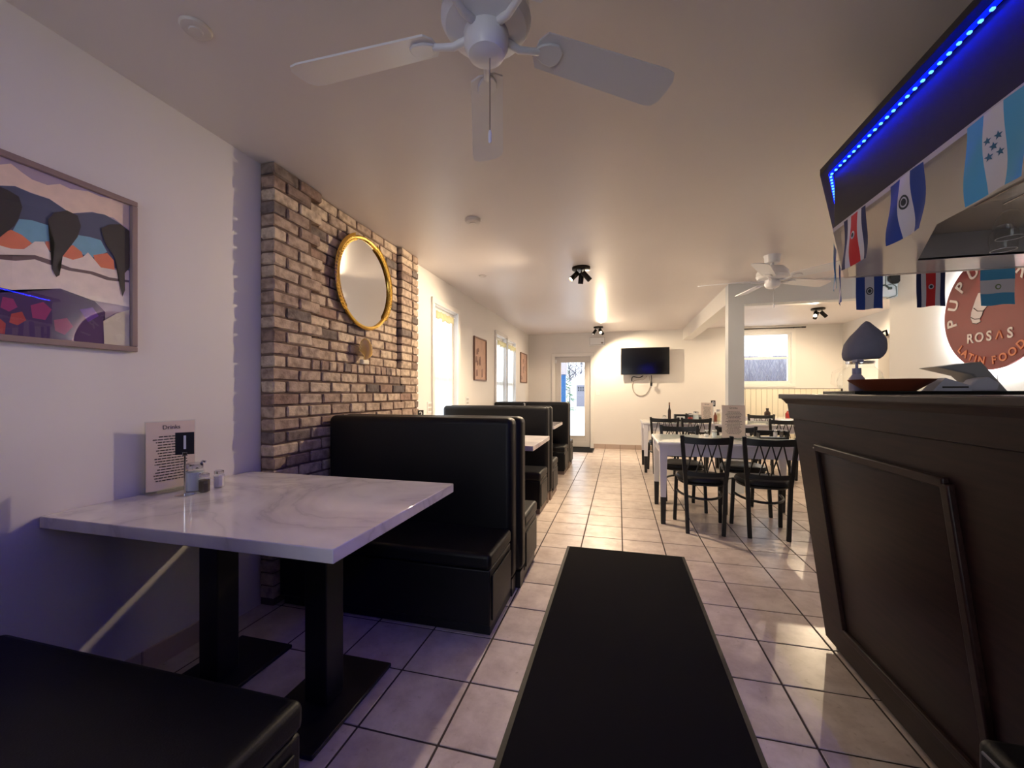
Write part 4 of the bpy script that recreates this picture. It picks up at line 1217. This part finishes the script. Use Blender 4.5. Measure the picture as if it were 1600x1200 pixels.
flag('red, white and navy striped flag at the far end of the front fascia', (xf, 1.783, ZB + .002), (0, -1), .142, .178, CR, emblem='oval', ph=.5)
flag('blue and white striped flag with round arms on the front fascia', (xf, 1.517, ZB + .002), (0, -1), .145, .178, SV, emblem='ring', ph=1.4, wave=.009)
flag('pale blue and white flag with five stars on the front fascia', (xf, 1.228, ZB + .002), (0, -1), .15, .185, HN, emblem='stars', ph=2.0)
yf = 2.645 + .012
flag('blue and white striped flag hanging from the far canopy edge', (1.262, yf, ZB + .002), (1, 0), .124, .178, SV, emblem='ring', ph=.2, wave=.003)
flag('red, white and navy striped flag hanging from the far canopy edge', (1.535, yf, ZB + .002), (1, 0), .125, .178, CR, emblem='oval', ph=.9, wave=.003)
flag('sky blue and white banded flag hanging before the round sign', (1.807, yf, ZB + .002), (1, 0), .140, .185, [('sky2', 1), ('white', 1.25), ('sky2', 1.1)], horizontal=True, emblem='green', ph=.3, wave=.003)
dd = (Vector(P2) - Vector(P1)).normalized(); nn = Vector((-dd.y, dd.x))
for k, (s, st_, lb) in enumerate(((.14, HN, 'pale blue and white flag seen edge-on, nearer one on the angled edge'), (.52, SV, 'blue and white flag seen edge-on, farther one on the angled edge'))):
    q = Vector(P1) + dd * s + nn * .01
    flag(lb, (q.x, q.y, ZB + .002), tuple(dd), .145, .185, st_, ph=k, wave=.004, rz_tw=.06)

# ------------------------------------------------------------------ round wall sign with halo
SX, SY, SZ, SR = 2.955, 4.24, 1.893, .484
sgn_ = thing('round_sign', 'round red restaurant sign with white halo light on the wall', 'sign', (SX, SY, SZ))
M_sign = mat('sign_red', (130, 30, 37), 0.45)
mb = MB().lathe([(SR, 0), (SR, .022)], 96); mb.xform(Matrix.Rotation(-PI / 2, 4, 'Y') @ Matrix.Translation((0, 0, -.011)))
obj('sign_disc', mb, M_sign, sgn_, bevel=.002)
halo = [(.018, math.cos(a) * (SR - .03), math.sin(a) * (SR - .03)) for a in [2 * PI * i / 64 for i in range(64)]]
obj('halo_tube', MB().tube(halo, .007, 6, closed=True), emit_mat('halo_white', (0.86, 0.97, 1.0, 1), 90.0), sgn_)
for a in (R(45), R(135), R(225), R(315)):
    obj('sign_standoff', MB().tube([(.0, .3 * math.cos(a), .3 * math.sin(a)), (.045, .3 * math.cos(a), .3 * math.sin(a))], .01, 8), M_chrome, sgn_)
M_letw = mat('letter_white', (234, 222, 222), .5); M_leto = mat('letter_orange', (222, 130, 88), .5)
FACE = Matrix(((0, 0, -1, 0), (-1, 0, 0, 0), (0, 1, 0, 0), (0, 0, 0, 1)))    # local x -> -Y, y -> Z, z -> -X
def sign_letter(ch, x, y, rot, size, m):
    tm = text_mb(ch, size, .003, .0028)
    tm.xform(Matrix.Translation((-.0125, 0, 0)) @ FACE @ Matrix.Translation((x, y, 0)) @ Matrix.Rotation(rot, 4, 'Z'))
    obj('letter', tm, m, sgn_, smooth=False)
for i, ch in enumerate('PUPUSERIA'):
    a = R(187 - i * 24.2); r_ = .385
    sign_letter(ch, r_ * math.cos(a), r_ * math.sin(a), a - PI / 2, .15, M_letw)
for i, ch in enumerate('ROSAS'):
    x = -.19 + i * .094
    if ch == 'A':
        mb = MB().bar((x - .03, -.243, 0), (x, -.176, 0), .012, .004).bar((x + .03, -.243, 0), (x, -.176, 0), .012, .004)
        mb.xform(Matrix.Translation((-.0135, 0, 0)) @ FACE)
        obj('letter', mb, M_leto, sgn_, smooth=False)
    else:
        sign_letter(ch, x, -.21, 0, .112, M_letw)
ang = [225, 233.5, 243.5, 251, 259.5, 0, 276, 287.5, 300, 312]
for ch, a in zip('LATIN FOOD', ang):
    if ch == ' ': continue
    a = R(a); sign_letter(ch, .413 * math.cos(a), .413 * math.sin(a), a + PI / 2, .088, M_leto)
arm = [(4.345,2.06),(4.243,2.06),(4.20,2.04),(4.225,1.965),(4.265,1.932),(4.299,1.904),(4.310,1.872),(4.333,1.842),(4.322,1.820),(4.362,1.807),(4.404,1.819),(4.422,1.862),(4.416,1.912),(4.392,1.967),(4.374,2.009)]
def sign_poly(pts, x, m, name):
    bm = bmesh.new(); fc = bm.faces.new([bm.verts.new((x, p[0] - SY, p[1] - SZ)) for p in pts])
    r_ = bmesh.ops.extrude_face_region(bm, geom=[fc])
    for v in r_['geom']:
        if isinstance(v, bmesh.types.BMVert): v.co.x -= .002
    bmesh.ops.recalc_face_normals(bm, faces=bm.faces)
    me = bpy.data.meshes.new(name); bm.to_mesh(me); bm.free(); me.materials.append(m)
    return link(name, me, sgn_)
def grow(pts, k):
    cx = sum(p[0] for p in pts) / len(pts); cy = sum(p[1] for p in pts) / len(pts)
    return [(p[0] + k * (p[0] - cx) / math.hypot(p[0] - cx, p[1] - cy), p[1] + k * (p[1] - cy) / math.hypot(p[0] - cx, p[1] - cy)) for p in pts]
M_sink = mat('sign_ink', (52, 32, 44), .6)
sign_poly(grow(arm, .006), -.0112, M_sink, 'sleeve_outline')
sign_poly(arm, -.0134, mat('sleeve_white', (226, 216, 220), .5), 'white_sleeve')
for pts in ([(4.389,1.947),(4.351,1.914),(4.299,1.904),(4.299,1.898),(4.351,1.907),(4.391,1.940)], [(4.419,1.872),(4.380,1.850),(4.331,1.846),(4.331,1.839),(4.380,1.843),(4.421,1.866)]):
    sign_poly(pts, -.0156, M_sink, 'cuff_line')
tag(obj('sign_cable', MB().tube([(2.994, 4.24, 1.41), (2.994, 4.24, 1.0)], .004, 6), mat('grey_cable', (120, 120, 120), .5)), 'thin grey cable running down the wall below the sign', 'cable')

# ------------------------------------------------------------------ ceiling fans
def ceiling_fan(label, loc, base, drop, chain_len, pitch=12, Rb=.655):
    t = thing('ceiling_fan', label, 'ceiling fan', loc, 0, 'white five-blade ceiling fans')
    # loc at ceiling; motor at -drop
    obj('ceiling_canopy', MB().lathe([(.06, -.075), (.066, -.06), (.068, -.02), (.075, 0)], 28), M_fan, t)
    z = -drop
    obj('down_rod', MB().tube([(0, 0, -.07), (0, 0, z + .1)], .016, 10), M_fan, t)
    mot = obj('motor_housing', MB().lathe([(.05, z + .115), (.10, z + .10), (.135, z + .06), (.14, z + .02), (.125, z - .005), (.085, z - .02)], 36), M_fan, t)
    for k in range(10):
        a = 2 * PI * k / 10 + .2
        vb = MB().lathe([(.001, -.002), (.009, 0), (.001, .002)], 10); 
        mt = Matrix.Translation((.1335 * math.cos(a), .1335 * math.sin(a), z + .045)) @ Matrix.Rotation(a, 4, 'Z') @ Matrix.Rotation(PI / 2 - .25, 4, 'Y') @ Matrix.Diagonal((1.9, 1, 1, 1))
        vb.xform(mt); obj('vent_slot', vb, M_blackp, mot)
    obj('switch_cup', MB().lathe([(.062, z - .005), (.07, z - .02), (.068, z - .06), (.055, z - .085), (.035, z - .095)], 28), M_fan, t)
    ch = obj('pull_chain', MB().tube([(.012, .0, z - .085), (.012, 0, z - .085 - chain_len)], .0016, 6), mat('chain', (140, 140, 150), .3, metal=1), t)
    obj('chain_pull', MB().lathe([(.003, 0), (.006, -.01), (.005, -.035), (.003, -.04)], 10, o=(.012, 0, z - .085 - chain_len)), M_white, ch)
    n = 9
    for k in range(5):
        rot = Matrix.Rotation(base + k * 2 * PI / 5, 4, 'Z') @ Matrix.Translation((0, 0, z - .012)) @ Matrix.Rotation(R(pitch), 4, 'X')
        pts = []
        r0, r1 = .17, Rb
        w0, w1 = .058, .072
        pts.append((r0 + .02, -w0)); pts.append((r0, -w0 + .03)); pts.append((r0, w0 - .03)); pts.append((r0 + .02, w0))
        pts.append((r1 - .05, w1)); pts.append((r1 - .02, w1 - .006)); pts.append((r1 - .003, w1 - .03)); pts.append((r1, 0)); pts.append((r1 - .003, -w1 + .03)); pts.append((r1 - .02, -w1 + .006)); pts.append((r1 - .05, -w1))
        mb = MB().prism(pts, 'z', -.003, .003); mb.xform(rot)
        bl = obj('fan_blade', mb, M_fan, t)
        rot2 = Matrix.Rotation(base + k * 2 * PI / 5, 4, 'Z')
        ir = MB().tube([(.065, 0, z - .022), (.11, 0, z - .034), (.15, 0, z - .026), (.18, 0, z - .02)], [.014, .012, .011, .012], 8)
        ir.xform(rot2)
        pad = [(.16, 0), (.18, .022), (.205, .034), (.235, .036), (.255, .022), (.26, 0), (.255, -.022), (.235, -.036), (.205, -.034), (.18, -.022)]
        pm = MB().prism(pad, 'z', -.012, -.003); pm.xform(rot)
        ir.add(pm.v, pm.f)
        obj('blade_iron', ir, M_fan, bl, bevel=.003)
    return t
ceiling_fan('white ceiling fan in the foreground over the nearest booth', (-.400, 1.215, H), R(35.5), .185, .235, pitch=-13, Rb=.70)
ceiling_fan('white ceiling fan in the background near the pillar', (1.43, 4.45, H), R(28), .22, .16, pitch=-12)

# ------------------------------------------------------------------ ceiling spotlights
M_bulb = emit_mat('warm_bulb', (1.0, 0.72, 0.40, 1), 40.0)
M_bulb2 = emit_mat('bulb_dim', (1.0, 0.80, 0.62, 1), 2.5)
M_bronze = mat('black_bronze', (36, 30, 26), .35, metal=.6)
def spot_fixture(label, loc, heads):
    t = thing('spotlight_fixture', label, 'spotlight', loc, 0, 'three-head ceiling spotlights')
    obj('ceiling_plate', MB().lathe([(.095, 0), (.095, -.022), (.09, -.025)], 32), M_bronze, t)
    for (hx, hy, dr, lit, w_) in heads:
        dv = Vector(dr).normalized()
        stem = obj('head_stem', MB().tube([(hx, hy, -.02), (hx, hy, -.07)], .006, 8), M_bronze, t)
        c = Vector((hx, hy, -.075))
        q = dv.to_track_quat('Z', 'Y').to_matrix().to_4x4()
        hd = MB().lathe([(.012, -.028), (.026, -.024), (.0275, -.02), (.0275, .088), (.0255, .088), (.024, .055), (.0, .052)], 24, cap=False)
        hd.xform(Matrix.Translation(c) @ q)
        h_ = obj('spot_head', hd, M_bronze, t)
        bl = MB().lathe([(.0, .058), (.022, .060), (.022, .076), (.0, .086)], 20, cap=False); bl.xform(Matrix.Translation(c) @ q)
        obj('bulb', bl, M_bulb if lit else M_bulb2, h_)
        if w_:
            p = Vector(loc) + c + dv * .095
            add_spot(None, p, dv, w_, 125)
    return t
spot_fixture('black three-head ceiling spotlight in the middle of the room', (-.385, 4.365, H),
             [(-.05, -.02, (-.55, -.35, -.62), 1, 90), (-.0, .03, (-.12, .25, -.95), 0, 45), (.035, -.01, (.62, .12, -.72), 0, 45)])
spot_fixture('small ceiling spotlight above the back door', (-.398, 8.40, H),
             [(-.06, 0, (-.45, -.2, -.7), 0, 30), (.03, -.03, (.25, -.75, -.65), 1, 60), (.05, .03, (.5, .35, -.8), 0, 80)])
spot_fixture('ceiling spotlight in the side room', (3.02, 7.42, H),
             [(-.04, -.02, (-.35, -.7, -.6), 1, 70), (.05, -.01, (.6, -.1, -.7), 0, 45), (0, .04, (-.1, .6, -.8), 0, 60)])

# ------------------------------------------------------------------ other wall and ceiling fittings
tv = thing('television', 'black flat television on the far wall', 'television', (.528, YF - .13, 1.60))
obj('tv_case', MB().box(-.487, 0, 0, .487, .04, .567), M_blackp, tv, bevel=.004)
obj('tv_screen', MB().box(-.478, -.003, .012, .478, .0, .558), M_screen, tv)
obj('wall_mount', MB().box(-.15, .04, .15, .15, .055, .42).box(-.04, .055, .2, .04, .13, .36), M_black, tv)
def cable(name, label, pts, r, m):
    P_ = [Vector(p) for p in pts]; out = []
    for i in range(len(P_) - 1):
        p0 = P_[max(i - 1, 0)]; p1 = P_[i]; p2 = P_[i + 1]; p3 = P_[min(i + 2, len(P_) - 1)]
        for k in range(6):
            t_ = k / 6
            out.append(.5 * ((2 * p1) + (p2 - p0) * t_ + (2 * p0 - 5 * p1 + 4 * p2 - p3) * t_ ** 2 + (-p0 + 3 * p1 - 3 * p2 + p3) * t_ ** 3))
    out.append(P_[-1])
    return tag(obj(name, MB().tube(out, r, 6), m), label, 'cable')
cable('white_cable', 'white cable looping below the television', [(.58, YF - .06, 1.575), (.5, YF - .02, 1.5), (.3, YF - .012, 1.46), (.3, YF - .012, 1.26), (.42, YF - .012, 1.16), (.56, YF - .012, 1.2), (.64, YF - .012, 1.36), (.62, YF - .06, 1.575)], .009, mat('cable_white', (186, 178, 170), .5))
cable('black_cable', 'black power cable below the television', [(.5, YF - .05, 1.58), (.42, YF - .03, 1.54), (.3, YF - .012, 1.56), (.27, YF - .012, 1.52), (.27, YF - .02, 1.47)], .010, M_blackp)
cable('hanging_cable', 'short black cable with plug hanging below the television', [(.66, YF - .09, 1.585), (.665, YF - .08, 1.5), (.66, YF - .08, 1.42)], .008, M_blackp)
pp = thing('power_plug', 'black plug hanging under the television', 'plug', (.66, YF - .08, 1.36))
obj('plug_body', MB().box(-.02, -.02, 0, .02, .02, .075), M_blackp, pp, bevel=.006)
obj('plug_boot', MB().lathe([(.012, .075), (.008, .10)], 10), M_blackp, pp)
em = thing('emergency_light', 'white emergency light box above the back door', 'emergency light', (-.455, YF, 2.245))
obj('light_case', MB().box(-.17, -.07, 0, .17, 0, .19), M_white, em, bevel=.008)
obj('case_panel', frame_mb(lambda mb, a, b, c, d_, p, q: mb.box(a, p, c, b, q, d_), -.16, .16, .012, .178, .006, -.073, -.07), mat('grey_line', (170, 160, 150), .5), em)
obj('indicator', MB().box(.08, -.075, .04, .13, -.07, .07), mat('grey_line2', (150, 140, 132), .5), em, bevel=.003)
def plate(name, label, cat, loc, size, axis, toggles):
    t = thing(name, label, cat, loc)
    a, b = size
    if axis == 'y':
        obj('cover_plate', MB().box(-a / 2, -.006, 0, a / 2, 0, b), M_white, t, bevel=.002)
        for x in toggles: obj('toggle', MB().box(x - .008, -.012, b / 2 - .018, x + .008, -.006, b / 2 + .018), M_trim, t, bevel=.001)
    else:
        obj('cover_plate', MB().box(0, -a / 2, 0, .006, a / 2, b), M_white, t, bevel=.002)
        for x in toggles:
            obj('socket', MB().box(.006, x - .016, b / 2 - .04, .008, x + .016, b / 2 - .008).box(.006, x - .016, b / 2 + .008, .008, x + .016, b / 2 + .04), mat('socket_grey', (190, 184, 178), .4), t)
plate('light_switch', 'white light switch beside the back door', 'switch', (-.45, YF, 1.16), (.08, .12), 'y', [0])
plate('wall_outlet', 'white wall outlet under the first left window', 'outlet', (XL, 4.10, 1.0), (.11, .12), 'x', [-.02, .02])
plate('wall_outlet', 'white wall outlet between the left windows', 'outlet', (XL, 5.25, 1.05), (.11, .11), 'x', [-.02, .02])
M_cover = mat('ceiling_cover', (214, 206, 202), .4)
def detector(name, label, cat, loc, r, h, m=M_cover):
    t = thing(name, label, cat, loc)
    obj('detector_body', MB().lathe([(r * .7, -h), (r * .92, -h * .8), (r, -h * .3), (r, 0)], 28), m, t)
    obj('detector_vent', MB().lathe([(r * .4, -h - .004), (r * .45, -h)], 20), M_cover, t)
    return t
detector('smoke_detector', 'round white cover on the ceiling above the painting', 'ceiling cover', (-1.48, 1.145, H), .05, .012)
detector('smoke_detector', 'round white smoke detector on the ceiling past the brick', 'smoke detector', (-1.076, 2.947, H), .06, .03)
detector('smoke_detector', 'small white disc on the ceiling near the left windows', 'ceiling cover', (-1.49, 4.395, H), .045, .01)
bell = thing('wall_bell', 'round cream alarm bell high on the side room wall', 'bell', (XR, 8.32, 2.245))
for r_, x0_, m_, nm in ((.10, .03, mat('cream_plastic', (226, 200, 160), .4), 'bell_dome'), (.05, .045, mat('tan_plastic', (196, 156, 112), .4), 'bell_center')):
    mb = MB().lathe([(r_, 0), (r_ * .96, x0_ * .6), (r_ * .7, x0_)], 28); mb.xform(Matrix.Rotation(-PI / 2, 4, 'Y'))
    obj(nm, mb, m_, bell)
cm = thing('security_camera', 'white camera box with black round speaker at the beam end', 'camera', (2.93, 5.49, 2.30))
mb = MB().lathe([(.055, 0), (.06, .02), (.05, .035)], 28); mb.xform(Matrix.Translation((.03, -.01, .185)) @ Matrix.Rotation(PI / 2, 4, 'X'))
obj('speaker_disc', mb, M_blackp, cm)
obj('camera_arm', MB().tube([(-.12, -.02, .115), (-.06, -.03, .118), (-.03, -.012, .1), (.0, -.01, .075)], .009, 8).box(-.02, -.02, .07, .01, 0, .095), mat('dark_green_plastic', (42, 54, 50), .4), cm)
obj('camera_wire', MB().tube([(-.045, -.006, .235), (-.045, -.006, .12), (.02, -.006, .13), (.055, -.006, .1), (.06, -.006, .02), (.05, -.01, -.0), (-.04, -.02, -.03)], .005, 6), mat('grey_wire', (96, 104, 104), .5), cm)
